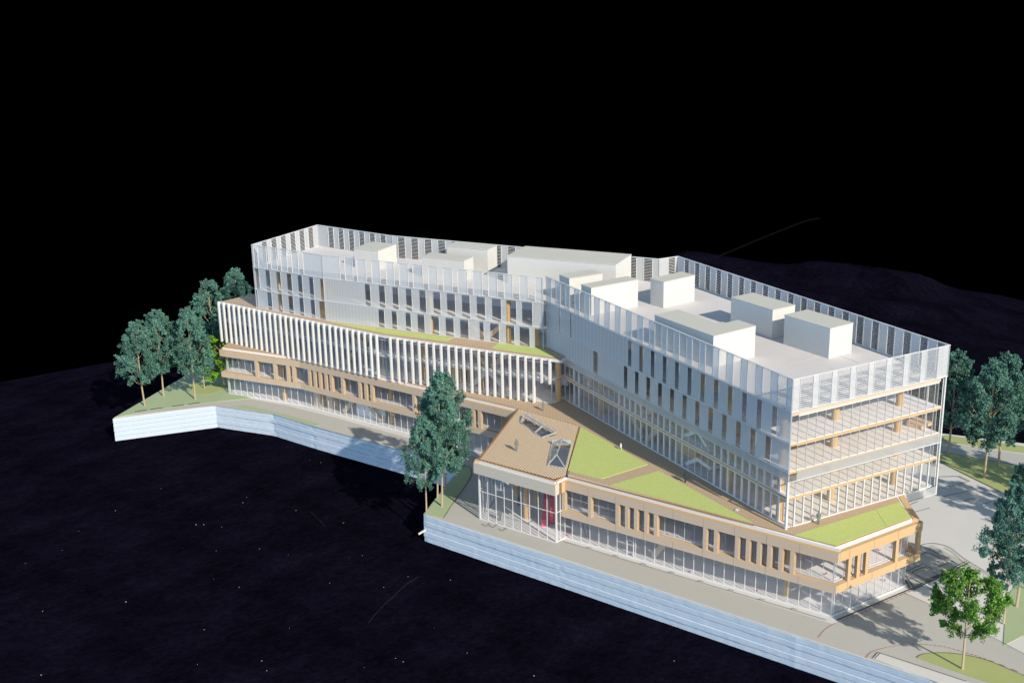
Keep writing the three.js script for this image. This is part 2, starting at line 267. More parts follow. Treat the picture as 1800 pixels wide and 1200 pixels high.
for (const y of [L3, L4, L5]) floorPlate(rwPlate(0.35), y, 0.36, M.woodSlab, rw);
floorPlate(rwPlate(0.62), L2 + 0.07, 0.068, M.gap, rw);
const podiumBack = [[46.5, -144], [27.5, -193.5], [18, -197.5], [-21.1, -216.5], [-38, -228], [-50.5, -219.5]];
floorPlate([[-51.6, -210.2], [-36.8, -202.9], [0.4, -175.2], [1.0, -174.6], [-4.7, -154.9], [5.3, -147.4], [6.6, -148.9], [36.6, -126.8], [47.3, -133.6], [47.6, -141], ...podiumBack], 0.10, 0.09, M.floor);
floorPlate([[-51.6, -210.2], [-36.8, -202.9], [0.4, -175.2], [9.0, -168.5], [6.9, -149.2], [36.5, -126.9], [47.3, -133.6], [47.6, -141], ...podiumBack], L1);
const lwPlate = [at(line(F0, F1), 0.3, -1.0), at(line(F0, F1), 40, -1.0), at(line(F1, F2), 30.6, -1.0), [20, -196], [-21.1, -216.3], [-38, -227.7]];
for (const y of [L3, L4 - 0.1]) floorPlate(lwPlate, y);
floorPlate(lwPlate, L2 + 0.07, 0.068, M.gap);
const upPlate = [at(line(LA, LK), 0.3, -0.45), at(line(LA, LK), 16.5, -0.45), at(line(LK, J0), 41, -0.45), [23.5, -191.5], [-21.0, -214.0], [-36.2, -225.2]];
floorPlate(upPlate, L5);
// roof plates
{
  const g = partGroup(bld, 'roof', [0, RF, -180]);
  part(g, 'roof_deck', slabGeo([at(rw, -1, -0.3), at(rw, rw.L - 0.35, -0.3), at(end, end.L - 0.3, -0.3), at(rwBack, rwBack.L + 1, -0.3)], RF - 0.3, RF), M.roof);
  part(g, 'roof_deck', slabGeo([at(line(LA, LK), 0.3, -0.3), at(line(LA, LK), 16.6, -0.3), at(line(LK, J0), 41.2, -0.3), [27.3, -193.2], [24, -192.6], [-21.0, -214.2], [-36.2, -225.4]], RF - 0.305, RF - 0.005), M.roof);
  part(g, 'roof_seam', mergeGeometries([[[33, -171], [44.6, -148.6]], [[46.5, -155], [35.5, -148.8]], [[40.2, -146.8], [44.8, -139.8]], [[20.5, -186], [31, -191]], [[16, -167.5], [28, -174.5]]].map(p => flatStrip(p, 0.06, RF + 0.012))), M.seam, 'faint joint lines across the roof card', 'stuff');
  part(g, 'roof_edge', mergeGeometries([slabGeo([at(end, 0.45, -0.45), at(end, end.L - 0.6, -0.45), at(end, end.L - 0.6, -1.6), at(end, 0.45, -1.6)], RF - 0.72, RF - 0.31)]), M.wood, 'timber edge of the roof slab');
}

// screened facades ---------------------------------------------------
const SL = []; for (let k = 0; k < 15; k++) { const g = new THREE.BoxGeometry(1, 0.0145, 0.45); g.translate(0, -0.5 + (k + 0.5) / 15, 0); SL.push(g); }
const LOUVRE = mergeGeometries(SL);
function screen(name, l, spec, label) {
  const c = l.at(0, 0), g = partGroup(bld, name, [c[0], 0, c[1]], label), z0 = -0.12, z1 = 0.0;
  const frost = (x0, x1, y0, y1, m = M.frost) => l.pane(g, 'screen_panel', m, x0, x1, y0, y1, -0.06);
  const row = (openings, y0, y1, kind, padB, padT) => {
    let x = 0; const o = openings.slice().sort((a, b) => a[0] - b[0]);
    for (const [a, b] of o) {
      if (a - x > 0.05) frost(x, a, y0, y1);
      if (kind === 'louvre') { const m = l.geo(g, 'louvre_grille', LOUVRE, M.white, a, b, y0 + 0.1, y1 - 0.1, -0.13, 0.01); m.userData.kind = 'stuff'; l.box(g, 'mullion', M.white, b - 0.03, b + 0.03, y0 + 0.1, y1 - 0.1, -0.13, 0.02); l.box(g, 'mullion', M.white, a - 0.02, a + 0.03, y0 + 0.1, y1 - 0.1, -0.13, 0.015); }
      else { if (padT) frost(a, b, y1 - padT, y1, M.frostThin); l.pane(g, 'window_pane', M.clear, a, b, y0 + padB, y1 - padT, -0.06); l.box(g, 'mullion', M.white, b - 0.01, b + 0.035, y0 + 0.08, y1 - 0.08, -0.11, -0.02); }
      x = b;
    }
    if (l.L - x > 0.05) frost(x, l.L, y0, y1);
  };
  if (spec.louvre) row(spec.louvre, RF, TOP, 'louvre', 0, 0);
  if (spec.w5) row(spec.w5, L5, RF, 'window', 0, 0.25);
  if (spec.w4) row(spec.w4, L4 - 0.1, L5, 'window', 0, spec.padT4 ?? 0.3);
  for (const y of spec.rails) l.box(g, 'rail', M.white, -0.04, l.L + 0.04, y - 0.045, y + 0.045, z0 - 0.02, z1 + 0.02);
  if (spec.post !== false) l.box(g, 'post', M.frostThin, l.L - 0.13, l.L - 0.03, spec.rails[spec.rails.length - 1], TOP - 0.06, -0.16, 0.035);
  if (spec.skirt) for (let x = 0; x < l.L - 0.3; x += 2.82) frost(x, Math.min(l.L, x + 2.82), spec.skirt, L4 - 0.1, M.frostThin);
  return g;
}
const rep2 = (s, p, w, n, skip = -1e9) => { const o = []; for (let k = 0; k < n; k++) if (s + k * p > skip) o.push([s + k * p, s + k * p + w]); return o; };
const lou = [...rep2(1.6, 2.82, 1.55, 6), ...rep2(18.45, 2.815, 1.62, 14).map(([a, b], i) => [a, b])];
screen('screen_facade', rw, {
  louvre: lou.filter(o => o[1] < 57.4), w5: [[4.02, 4.35], [7.38, 7.8], ...rep2(23.31, 2.815, 0.9, 12)], w4: [[14.05, 15.3], ...rep2(22.29, 2.82, 0.95, 12)], rails: [TOP, RF, L5, L4 - 0.1], skirt: 15.0,
}, 'shaded screen front of the near wing');
screen('screen_facade', end, { louvre: rep2(1.15, 2.855, 1.95, 8), rails: [TOP - 0.001, RF - 0.002], skirt: null });
screen('screen_facade', rwBack, { louvre: rep2(0.7, 2.82, 1.35, 20), rails: [TOP, RF] });
screen('screen_facade', line(LA, LK), {
  louvre: [[0.4, 1.4], [3.45, 4.45], [5.85, 6.85], [8.3, 9.45], [10.95, 12.1]], w5: [[0.35, 1.3], [2.96, 3.98], [5.51, 6.52], [8.02, 9.1], [10.59, 11.57], [13.21, 14.17], [15.75, 16.55]], w4: [[0.2, 0.55], [2.96, 3.98], [5.51, 6.52], [8.02, 9.1], [10.59, 11.57], [13.21, 14.17], [15.2, 16.5]], rails: [TOP, RF, L5, L4 + 0.1], padT4: 0.1,
});
screen('screen_facade', line(LK, J0), {
  louvre: [[3.43, 4.45], [5.99, 6.88], [8.65, 9.78], [11.4, 12.65], [14.13, 15.11], [16.84, 17.75], [19.61, 20.65], [22.36, 23.4], [25.07, 26.1], [27.8, 28.85], [30.5, 31.6], [33.2, 34.4], [35.9, 37.1], [38.55, 39.8]],
  w5: [[8.29, 9.31], [11.07, 12.19], [13.69, 14.79], [16.27, 17.37], [18.85, 20.05], [21.45, 22.78], [24.0, 25.5], [26.75, 28.2], [29.46, 30.96], [32.2, 33.81], [34.75, 36.5], [37.5, 39.28]],
  w4: [[10.72, 11.84], [13.33, 14.3], [16.0, 17.0], [18.3, 19.61], [20.93, 22.36], [23.6, 25.1], [26.29, 27.82], [29.85, 30.6], [31.76, 33.35], [34.6, 36.07], [37.0, 38.76], [39.65, 41.1]], rails: [TOP - 0.002, RF - 0.002, L5 - 0.002, L4 + 0.1], padT4: 0.35,
}, 'sunlit screen front of the long wing');
screen('screen_facade', line(BL, LA), { louvre: rep2(1.4, 2.65, 1.55, 6), w5: rep2(2, 3, 0.9, 5), w4: rep2(2, 3, 0.9, 5), rails: [TOP - 0.003, RF - 0.003, L5 - 0.003, L4 + 0.1] });
screen('screen_facade', line([24.0, -192.04], BK), { louvre: rep2(1.0, 2.75, 1.5, 18), rails: [TOP, RF] });
screen('screen_facade', line(BK, BL), { louvre: rep2(1.5, 2.62, 1.4, 6), rails: [TOP - 0.002, RF - 0.002] });
screen('screen_facade', line(RJ, [24.0, -192.04]), { louvre: [[0.6, 1.9]], rails: [TOP - 0.004, RF - 0.004] });

// glazed facades ------------------------------------------------------
function glazing(name, l, off, x0, x1, pitch, levels, o = {}) {
  const c = l.at(0, 0), g = o.into || partGroup(bld, name, [c[0], 0, c[1]], o.label), xs = []; for (let x = x0; x < x1 - 0.3; x += pitch) xs.push(x); xs.push(x1);
  const w = o.w ?? 0.035, thick = o.thick || (() => false);
  for (const [y0, y1] of levels) for (let i = 0; i + 1 < xs.length; i++) l.pane(g, 'glass_pane', o.mat || M.glass, xs[i], xs[i + 1], y0, y1, off - 0.04);
  const ya = levels[0][0], yb = levels[levels.length - 1][1];
  xs.forEach((x, i) => { const t = thick(x) ? 0.22 : w; l.box(g, 'mullion', M.white, x - t / 2, x + t / 2, ya, typeof o.low === 'number' && t > 0.1 ? o.low : yb, off - 0.08 - (t > 0.2 ? 0.06 : 0), off + (t > 0.2 ? 0.08 : 0.02)); });
  for (const y of o.rails || []) l.box(g, 'transom', M.white, x0 - 0.05, x1 + 0.05, y - 0.08, y + 0.08, off - 0.12, off + 0.05);
  return g;
}
glazing('glass_facade', rw, -0.55, 0.6, rw.L - 0.6, 1.41, [[L2, 12.45], [12.45, L4 - 0.35]], { rails: [L2 + 0.06, 12.45], thick: x => (x > 0.3 && x < 3) || (x > 7 && x < 9.8) || (x > 20 && x < 37) || (x > 42 && x < 57), label: 'glazed lower storeys behind the screen front' });
{
  const g = glazing('glass_facade', end, -0.3, 1.43, 23.9, 1.37, [[L2, L3 - 0.4], [L3, L4 - 0.4], [L4, L5 - 0.4], [L5, RF - 0.75]], { rails: [L2 + 0.05, L3 - 0.32, L5 - 0.35, RF - 0.72], w: 0.03, label: 'sunlit glazed end wall over the open floor slabs' });
  for (let x = 1.43; x < 24; x += 1.37) end.box(g, 'mullion', M.white, x - 0.075, x + 0.075, L2 + 0.1, L3 - 0.4, -0.44, -0.24);
  for (let x = 1.4; x < 24; x += 1.37) end.pane(g, 'spandrel_panel', M.frostThin, x, x + 1.37, L4 - 1.3, L4 - 0.1, -0.12);
  end.box(g, 'rail', M.white, -0.02, end.L, L4 - 1.36, L4 - 1.28, -0.2, -0.05);
  for (let k = 0; k < 6; k++) end.pane(g, 'spandrel_panel', M.frostThin, 16.6 + k * 1.4, 18.0 + k * 1.4, L2 - 1.1, L2 - 0.02, -0.1);
  end.box(g, 'rail', M.white, 16.6, end.L, L2 - 1.16, L2 - 1.08, -0.16, -0.04);
  end.box(g, 'corner_post', M.white, 0.02, 0.3, L2, L4 - 1.36, -0.32, -0.08); end.box(g, 'corner_post', M.white, end.L - 0.2, end.L - 0.02, L2 - 1.1, RF - 0.06, -0.3, -0.08);
  end.box(g, 'corner_post', M.white, end.L - 1.6, end.L - 1.5, L2 - 0.1, RF, -1.5, -1.4);
}
glazing('glass_facade', rwBack, -0.3, 0.3, rwBack.L - 3, 2.82, [[L2, L3 - 0.4], [L3, L4 - 0.4], [L4, L5 - 0.4], [L5, RF - 0.4]], { rails: [L3 - 0.3, L4 - 0.3, L5 - 0.3] });

// podium floor under the near wing, terraces --------------------------
const terr = partGroup(bld, 'roof_terrace', [15, L2, -155], 'boarded terrace with light green lawns');
{
  const f = line(P2, PB), e = line(PB, PE);
  const outer = [[-52.3, -209.9], at(line(A0, A1), 16.6, 0.25), at(line(A1, A2), 44.5, 0.25), P4, P3, [7.05, -148.75], at(f, f.L, 0.02), at(e, e.L + 0.15, 0.05), PF, [52.4, -142.6], [27.5, -193.2], [-21, -215.5], [-37, -227], [-50, -221]];
  part(terr, 'terrace_slab', slabGeo(outer, L2 - 0.5, L2 - 0.06), M.floor);
  part(terr, 'terrace_deck', slabGeo(outer.map((p, i) => i > 1 && i < 9 ? inset(p, [20, -155], 0.008) : p), L2 - 0.06, L2), M.deck);
  const lawn = (pts, y = L2) => part(terr, 'roof_lawn', slabGeo(pts, y + 0.002, y + 0.07), M.lawn);
  lawn([[9.75, -166.1], [17.96, -151.7], [11.43, -147.2], [7.1, -150.2]]); lawn([[12.3, -145.1], [19.19, -149.42], [28.5, -133.1]]);
  lawn([[32.63, -129.62], [44.1, -136.1], [44.0, -131.35], [36.72, -126.75]]); lawn([[44.14, -136.15], [47.75, -138.2], [47.6, -133.6], [44.04, -131.38]]);
  // dark cut edge of the deck and the white strip outside it
  const rim = (a, b, y = L2) => { const l = line(a, b); part(terr, 'deck_edge', (() => { const g = new THREE.BoxGeometry(l.L, 0.16, 0.09); g.rotateY(l.turn); const c = l.at(l.L / 2, 0); g.translate(c[0], y - 0.06, c[1]); return g; })(), M.edge); };
  rim(at(f, 0.5, -0.16), at(f, f.L - 0.1, -0.16)); rim(at(e, 0.1, -0.16), at(e, e.L - 0.1, -0.16)); rim(at(line(A1, A2), 24, 0.08), at(line(A1, A2), 46, 0.08)); rim(at(line(A0, A1), 0.3, 0.08), at(line(A0, A1), 12, 0.08)); rim(P4, P3); rim(P3, [7.0, -149.2]);
}
{
  const l1 = line(F0, F1), l2 = line(F1, F2), y = L4 + 0.1;
  const g = partGroup(bld, 'roof_terrace', [-25, y, -200], 'narrow upper terrace above the white fins');
  const outer = [at(l1, 0.1, -0.45), at(l1, l1.L, -0.45), at(l2, l2.L, -0.45), [9.4, -179], [4.8, -182.0], [-31.5, -200.6], [-44, -209.5], [-44, -222.5]];
  part(g, 'terrace_slab', slabGeo(outer, y - 0.4, y - 0.05), M.white); part(g, 'terrace_deck', slabGeo(outer.map((p, i) => i < 3 ? inset(p, [-25, -200], 0.006) : p), y - 0.05, y), M.deck);
  part(g, 'roof_lawn', slabGeo([[-31.3, -199.2], [-9.56, -188.0], [-10.51, -186.2], [-21.3, -191.7]], y, y + 0.06), M.lawn);
  part(g, 'roof_lawn', slabGeo([[-2.11, -184.6], [4.5, -181.4], [6.5, -176.7], [-3.23, -182.0]], y, y + 0.06), M.lawn);
  const rim = (l, a, b) => { const q = new THREE.BoxGeometry(b - a, 0.14, 0.08); q.rotateY(l.turn); const c = l.at((a + b) / 2, -0.55); q.translate(c[0], y - 0.04, c[1]); part(g, 'deck_edge', q, M.edge); };
  rim(l1, 0.2, l1.L - 0.2); rim(l2, 0.1, l2.L - 0.2);
  const white = (l, a, b) => { const q = new THREE.BoxGeometry(b - a, 0.3, 0.3); q.rotateY(l.turn); const c = l.at((a + b) / 2, -0.32); q.translate(c[0], y - 0.24, c[1]); part(g, 'edge_strip', q, M.white); };
  white(l1, 0, l1.L); white(l2, 0, l2.L + 0.2);
}

// facade of white fins --------------------------------------------------
function fins(l, xs, short, glassX) {
  const c = l.at(0, 0), g = partGroup(bld, 'fin_facade', [c[0], 0, c[1]]);
  for (const x of xs) { const b = short.includes(x) ? 12.45 : 8.85; l.box(g, 'fin', M.fin, x - 0.115, x + 0.115, b, L4 + 0.12, -0.25, 0.27); }
  for (let i = 0; i + 1 < glassX.length; i++) for (const [y0, y1] of [[L2 + 0.02, 12.7], [12.7, L4 - 0.3]]) l.pane(g, 'glass_pane', M.glass, glassX[i], glassX[i + 1], y0, y1, -0.55);
  for (const x of glassX) l.box(g, 'mullion', M.white, x - 0.025, x + 0.025, L2, L4 - 0.3, -0.6, -0.5);
  for (const y of [L2 + 0.12, 12.7, 15.55]) l.box(g, 'transom', M.white, glassX[0], glassX[glassX.length - 1], y - 0.06, y + 0.06, -0.62, -0.46);
  return g;
}
{
  const l1 = line(F0, F1), xs = []; for (let k = 0; k < 30; k++) xs.push(0.1 + k * 1.333); fins(l1, xs, [], [...Array(16)].map((_, k) => 0.1 + k * 2.666));
  const l2 = line(F1, F2), ys = []; for (let k = 0; k < 22; k++) ys.push(1.46 + k * 1.383 - 0.01 * k); fins(l2, ys.filter(x => x < 31.2), ys.slice(-2), [...Array(12)].map((_, k) => 0.05 + k * 2.75));
  const g = partGroup(bld, 'glass_facade', [F0[0], 0, F0[1]]), s = line([-49.5, -221], [-53.0, -214.2], 0);
  for (let k = 0; k < 4; k++) for (const [y0, y1] of [[L2, 12.7], [12.7, L4 - 0.3]]) s.pane(g, 'glass_pane', M.glass, k * 1.9, k * 1.9 + 1.9, y0, y1, -0.2);
  for (let k = 0; k < 5; k++) s.box(g, 'mullion', M.white, k * 1.9 - 0.05, k * 1.9 + 0.05, L2, L4 - 0.3, -0.25, -0.15);
}

// timber podium ----------------------------------------------------------
function podium(l, piers, mullStart, mullEnd, o = {}) {
  const c = l.at(0, 0), g = partGroup(bld, 'timber_facade', [c[0], 0, c[1]], o.label), W = o.mat || M.wood, a = o.a ?? -0.15, b = l.L + (o.b ?? 0.15), joints = [a]; for (let x = o.joint ?? 4.08; x < b - 0.6; x += 4.17) if (x > a + 0.5) joints.push(x); joints.push(b);
  for (let i = 0; i + 1 < joints.length; i++) {
    const x0 = joints[i] + (i ? 0.02 : 0), x1 = joints[i + 1] - (i + 2 < joints.length ? 0.02 : 0);
    l.box(g, 'timber_panel', W, x0, x1, 7.38, 8.5, 0.0, 0.72); l.box(g, 'timber_panel', W, x0, x1, 3.4, 4.36, 0.0, 0.72);
  }
  l.box(g, 'burnt_edge', M.burnt, a + 0.02, b - 0.02, 8.5, 8.55, 0.02, 0.70); l.box(g, 'burnt_edge', M.lip, a + 0.02, b - 0.02, 4.36, 4.40, 0.06, 0.70);
  l.box(g, 'edge_strip', M.white, a + 0.1, b - 0.1, 8.55, 8.84, -0.05, 0.12);
  for (const [x, w] of piers) { const q = l.box(g, 'timber_pier', M.burnt, x + 0.01, x + w + 0.06, 4.4, 7.38, 0.26, 0.60); l.box(g, 'pier_face', W, x, x + w, 4.4, 7.38, 0.60, 0.705); }
  const ex = o.skip || [];
  for (let x = mullStart; x < mullEnd - 0.2; x += 1.395) {
    const x1 = Math.min(x + 1.395, mullEnd);
    l.pane(g, 'glass_pane', M.glass, x, x1, 0.12, 3.4, -0.05); l.pane(g, 'glass_pane', M.glass, x, x1, 4.5, 7.35, -0.05);
    l.box(g, 'mullion', M.white, x - 0.032, x + 0.032, 0.1, 3.4, -0.09, -0.01); l.box(g, 'mullion', M.white, x - 0.016, x + 0.016, 4.5, 7.35, -0.08, -0.02);
  }
  l.box(g, 'base_rail', M.white, -0.05, l.L + 0.05, 0.0, o.base ?? 0.13, -0.1, 0.06);
  l.box(g, 'sill', M.white, 0, l.L, 4.42, 4.52, -0.14, -0.002);
  return g;
}
{
  const f = line(P2, PB), e = line(PB, PE), w = 0.52;
  const g1 = podium(f, [-0.03, 4.07, 8.25, 9.68, 11.0, 12.49, 13.88, 20.77, 22.25, 25.06, 26.49, 27.91, 29.25, 30.71, 32.16].map(x => [x, w]), 1.1, f.L, { base: 0.16, b: 0.62, label: 'timber banded front with tall windows' });
  f.box(g1, 'door_frame', M.white, 9.54, 9.62, 0.1, 3.3, -0.1, 0.03); f.box(g1, 'door_frame', M.white, 10.52, 10.6, 0.1, 3.3, -0.1, 0.03); f.box(g1, 'door_frame', M.white, 9.62, 10.52, 2.3, 2.38, -0.1, 0.03);
  f.box(g1, 'corner_post', M.frostThin, f.L - 0.16, f.L, 0.2, 3.3, -0.16, 0); f.box(g1, 'corner_post', M.frostThin, f.L - 0.16, f.L, 4.6, 7.2, -0.16, 0);
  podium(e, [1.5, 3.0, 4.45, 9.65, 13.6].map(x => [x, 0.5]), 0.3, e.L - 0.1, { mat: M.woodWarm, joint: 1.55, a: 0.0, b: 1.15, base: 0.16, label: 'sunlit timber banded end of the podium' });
  const bk = line([48.55, -133.2], [48.9, -141.6]);
  const gb = partGroup(bld, 'timber_facade', [48.2, 0, -137]);
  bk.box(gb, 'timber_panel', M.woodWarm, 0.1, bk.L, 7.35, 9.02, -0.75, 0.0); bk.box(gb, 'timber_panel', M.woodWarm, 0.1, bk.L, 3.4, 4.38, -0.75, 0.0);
  for (let x = 1; x < bk.L - 0.5; x += 1.4) for (const [y0, y1] of [[0.12, 3.3], [4.6, 7.2]]) { bk.pane(gb, 'glass_pane', M.glass, x, x + 1.4, y0, y1, -0.9); bk.box(gb, 'mullion', M.white, x - 0.04, x + 0.04, y0, y1, -0.95, -0.87); }
  const l1 = line(A0, A1), l2 = line(A1, A2);
  podium(l1, [[6.95, 0.62], [11.0, 0.62], [13.8, 0.6], [15.05, 0.6]], 0.0, l1.L, { joint: 2.9, a: -0.75, b: 0.0, label: 'timber banded front at the pointed end' });
  const g2 = podium(l2, [1.95, 3.25, 4.55, 5.95, 7.2, 9.85, 13.85, 15.25, 16.6, 25.85, 38.1, 39.35].map(x => [x, 0.62]), 0.2, l2.L - 0.4, { joint: 1.0, a: 0.05, b: 0.6, label: 'long timber banded front under the fins' });
  const sideL = line([-48.5, -219.5], [-51.9, -210.4]);
  const gs = partGroup(bld, 'timber_facade', [-50.5, 0, -215]);
  for (const [y0, y1] of [[7.35, 8.34], [3.4, 4.38]]) sideL.box(gs, 'timber_panel', M.wood, 0, sideL.L - 0.05, y0, y1, 0, 0.7);
  for (let x = 0.2; x < sideL.L - 1; x += 1.5) for (const [y0, y1] of [[0.1, 3.3], [4.6, 7.2]]) { sideL.pane(gs, 'glass_pane', M.glass, x, x + 1.5, y0, y1, -0.1); sideL.box(gs, 'mullion', M.white, x - 0.05, x + 0.05, y0, y1, -0.14, -0.05); }
  sideL.box(gs, 'mullion', M.white, sideL.L - 0.2, sideL.L - 0.05, 0.1, 3.3, -0.2, -0.05); sideL.box(gs, 'mullion', M.white, sideL.L - 0.2, sideL.L - 0.05, 4.6, 7.2, -0.2, -0.05);
}

part(bld, 'timber_platform', slabGeo([[51.5, -148.2], [53.6, -145.4], [51.7, -143.9], [50.2, -145.2]], L4 + 0.03, L4 + 0.45), M.woodWarm, 'low warm timber platform at the rear corner');
// entrance pavilion --------------------------------------------------------
{
  const g = partGroup(bld, 'entrance_pavilion', [1.5, 0, -160], 'projecting glass entrance hall with plank roof and two skylights');
  const fr = line(P0, P1), sd = line(P4, P0), jg = line(P1, P2);
  // plank roof, clipped strips
  const quad = [[-4.67, -154.83], [5.1, -147.57], [6.73, -148.75], [9.5, -166.5], [0.85, -174.2]];
  const cut = (poly, nx, nz, d) => { const o = []; for (let i = 0; i < poly.length; i++) { const a = poly[i], b = poly[(i + 1) % poly.length], da = a[0] * nx + a[1] * nz - d, db = b[0] * nx + b[1] * nz - d; if (da >= 0) o.push(a); if (da * db < 0) { const t = da / (da - db); o.push([a[0] + (b[0] - a[0]) * t, a[1] + (b[1] - a[1]) * t]); } } return o; };
  const th = THREE.MathUtils.degToRad(70), nx = -Math.sin(th), nz = Math.cos(th), ds = quad.map(p => p[0] * nx + p[1] * nz), lo = Math.min(...ds), hi = Math.max(...ds), strips = [];
  const holes = [[[1.03, -168.38], [3.93, -162.09], [6.0, -163.1], [1.7, -170.0]], [[4.5, -152.0], [6.7, -150.8], [8.0, -159.4], [5.4, -159.6]]];
  const inside = (p, q) => { let s = true; for (let i = 0; i < q.length; i++) { const a = q[i], b = q[(i + 1) % q.length]; if ((b[0] - a[0]) * (p[1] - a[1]) - (b[1] - a[1]) * (p[0] - a[0]) > 0) s = false; } return s; };
  for (let d = lo; d < hi; d += 0.34) {
    const s = cut(cut(quad, nx, nz, d + 0.02), -nx, -nz, -(d + 0.265)); if (s.length < 3) continue;
    // split the strip along its length where a skylight opening crosses it
    const us = []; for (let k = 0; k <= 120; k++) us.push(k / 120);
    const ux = Math.cos(th), uz = Math.sin(th), vs = s.map(p => p[0] * ux + p[1] * uz), v0 = Math.min(...vs), v1 = Math.max(...vs); let run = null; const dm = d + 0.14;
    const emit = (a, b) => { const q = cut(cut(s, ux, uz, a), -ux, -uz, -b); if (q.length > 2 && b - a > 0.05) strips.push(slabGeo(q, L2 - 0.02, L2 + 0.06)); };
    for (const t of us) { const v = v0 + (v1 - v0) * t, p = [ux * v + nx * dm, uz * v + nz * dm], hole = holes.some(q => inside(p, q) || inside(p, q.slice().reverse())); if (!hole && run === null) run = v; if (hole && run !== null) { emit(run, v); run = null; } }
    if (run !== null) emit(run, v1);
  }
  part(g, 'roof_plank', mergeGeometries(strips), M.plank, 'narrow brown roof planks', 'stuff');
  const sh = new THREE.Shape(quad.map(p => new THREE.Vector2(p[0], -p[1]))); for (const h of holes) sh.holes.push(new THREE.Path(h.map(p => new THREE.Vector2(p[0], -p[1]))));
  const rg = new THREE.ExtrudeGeometry(sh, { depth: 0.4, bevelEnabled: false }); rg.rotateX(-Math.PI / 2); rg.translate(0, L2 - 0.44, 0); part(g, 'roof_slab', rg, M.gap);
  for (const [l, a, b] of [[fr, 0.1, fr.L], [sd, 0, sd.L - 0.1], [jg, 0, jg.L]]) { l.box(g, 'deck_edge', M.edge, a, b, L2 - 0.1, L2 + 0.05, -0.06, 0.04); }
  fr.box(g, 'edge_strip', M.white, 0.2, fr.L + 0.1, L2 - 0.42, L2 - 0.12, 0.0, 0.3); jg.box(g, 'edge_strip', M.white, 0.1, jg.L, L2 - 0.42, L2 - 0.12, 0.0, 0.3);
  fr.box(g, 'timber_fascia', std(0.66, 0.615, 0.53, { map: woodTex }), -0.4, fr.L + 0.4, 7.1, 8.62, -0.3, 0.62); jg.box(g, 'timber_fascia', M.woodWarm, 0.65, jg.L + 0.5, 7.1, 8.6, -0.3, 0.55); sd.box(g, 'timber_fascia', M.wood, 0, sd.L - 0.35, 7.1, 8.6, -0.3, 0.45); sd.box(g, 'timber_fascia', M.woodWarm, sd.L - 0.35, sd.L + 0.3, 7.1, 8.9, -0.55, 0.5);
  // glass walls, two panes high
  const wall = (l, n, lev) => { const p = l.L / n; for (let i = 0; i < n; i++) for (const [y0, y1] of lev) l.pane(g, 'glass_pane', M.glass, i * p, i * p + p, y0, y1, -0.03); for (let i = 0; i <= n; i++) l.box(g, 'mullion', M.white, i * p - 0.04, i * p + 0.04, 0.1, 7.1, -0.07, 0.01); for (const y of lev.slice(1).map(v => v[0])) l.box(g, 'transom', M.white, 0, l.L, y - 0.045, y + 0.045, -0.08, 0.02); l.box(g, 'base_rail', M.white, -0.05, l.L + 0.05, 0, 0.16, -0.12, 0.06); };
  wall(fr, 9, [[0.16, 4.3], [4.3, 7.1]]); wall(sd, 14, [[0.16, 4.3], [4.3, 7.1]]); wall(jg, 2, [[0.16, 4.3], [4.3, 7.1]]);
  fr.box(g, 'corner_post', M.white, -0.12, 0.1, 0.1, 7.1, -0.2, 0.05); fr.box(g, 'corner_post', M.white, fr.L - 0.08, fr.L + 0.12, 0.1, 7.1, -0.18, 0.05);
  part(g, 'brace', barGeo([...[sd.at(18.5, -0.4)[0]], 4.2, sd.at(18.5, -0.4)[1]], [sd.at(14.0, -0.4)[0], 7.1, sd.at(14.0, -0.4)[1]], 0.12, 0.12), M.white); part(g, 'brace', barGeo([sd.at(12.5, -0.4)[0], 2.6, sd.at(12.5, -0.4)[1]], [sd.at(7.0, -0.4)[0], 7.1, sd.at(7.0, -0.4)[1]], 0.14, 0.14), M.white);
  for (const [x, z] of [[1.54, -154.74], [0.19, -162.32], [3.02, -159.04]]) place(g, 'column', ROUND, M.column, [x, 4.3, z], [0.95, 8.5, 0.95]);
  // skylight with sloping pane
  const sk = partGroup(g, 'skylight', [3.3, L2, -166], 'long flat skylight with white upstand');
  const q = holes[0]; const bar = (a, b, h0, h1, w = 0.12) => part(sk, 'frame', barGeo([a[0], h0, a[1]], [b[0], h1, b[1]], w, 0.2), M.frostThin);
  bar(q[0], q[3], L2 + 0.1, L2 + 0.75, 0.2); bar(q[3], q[2], L2 + 0.75, L2 + 0.5, 0.4); bar(q[2], q[1], L2 + 0.4, L2 + 0.1, 0.2); bar(q[0], q[1], L2 + 0.08, L2 + 0.08, 0.12);
  bar([3.0, -164.1], [4.2, -165.6], L2 + 0.1, L2 + 0.55, 0.22);
  const pane = (parent, pts) => { const gg = new THREE.BufferGeometry().setFromPoints(pts.map(p => new THREE.Vector3(...p))); gg.setIndex([0, 1, 2, 0, 2, 3].slice(0, pts.length === 3 ? 3 : 6)); gg.computeVertexNormals(); gg.setAttribute('uv', new THREE.Float32BufferAttribute(pts.flatMap((p, i) => [i & 1, i >> 1]), 2)); part(parent, 'glass_pane', gg, M.glass); };
  pane(sk, [[q[0][0], L2 + 0.2, q[0][1]], [q[1][0], L2 + 0.2, q[1][1]], [q[2][0], L2 + 0.5, q[2][1]], [q[3][0], L2 + 0.8, q[3][1]]]);
  // gabled skylight
  const gk = partGroup(g, 'skylight', [6.2, L2, -155.5], 'gabled glass skylight with white bars');
  const c = [[4.45, -152.0], [6.8, -150.7], [8.1, -159.4], [5.35, -159.7]], ra = [5.75, L2 + 1.2, -153.0], rb = [6.75, L2 + 1.2, -158.6], v = (p, y = L2 + 0.12) => [p[0], y, p[1]];
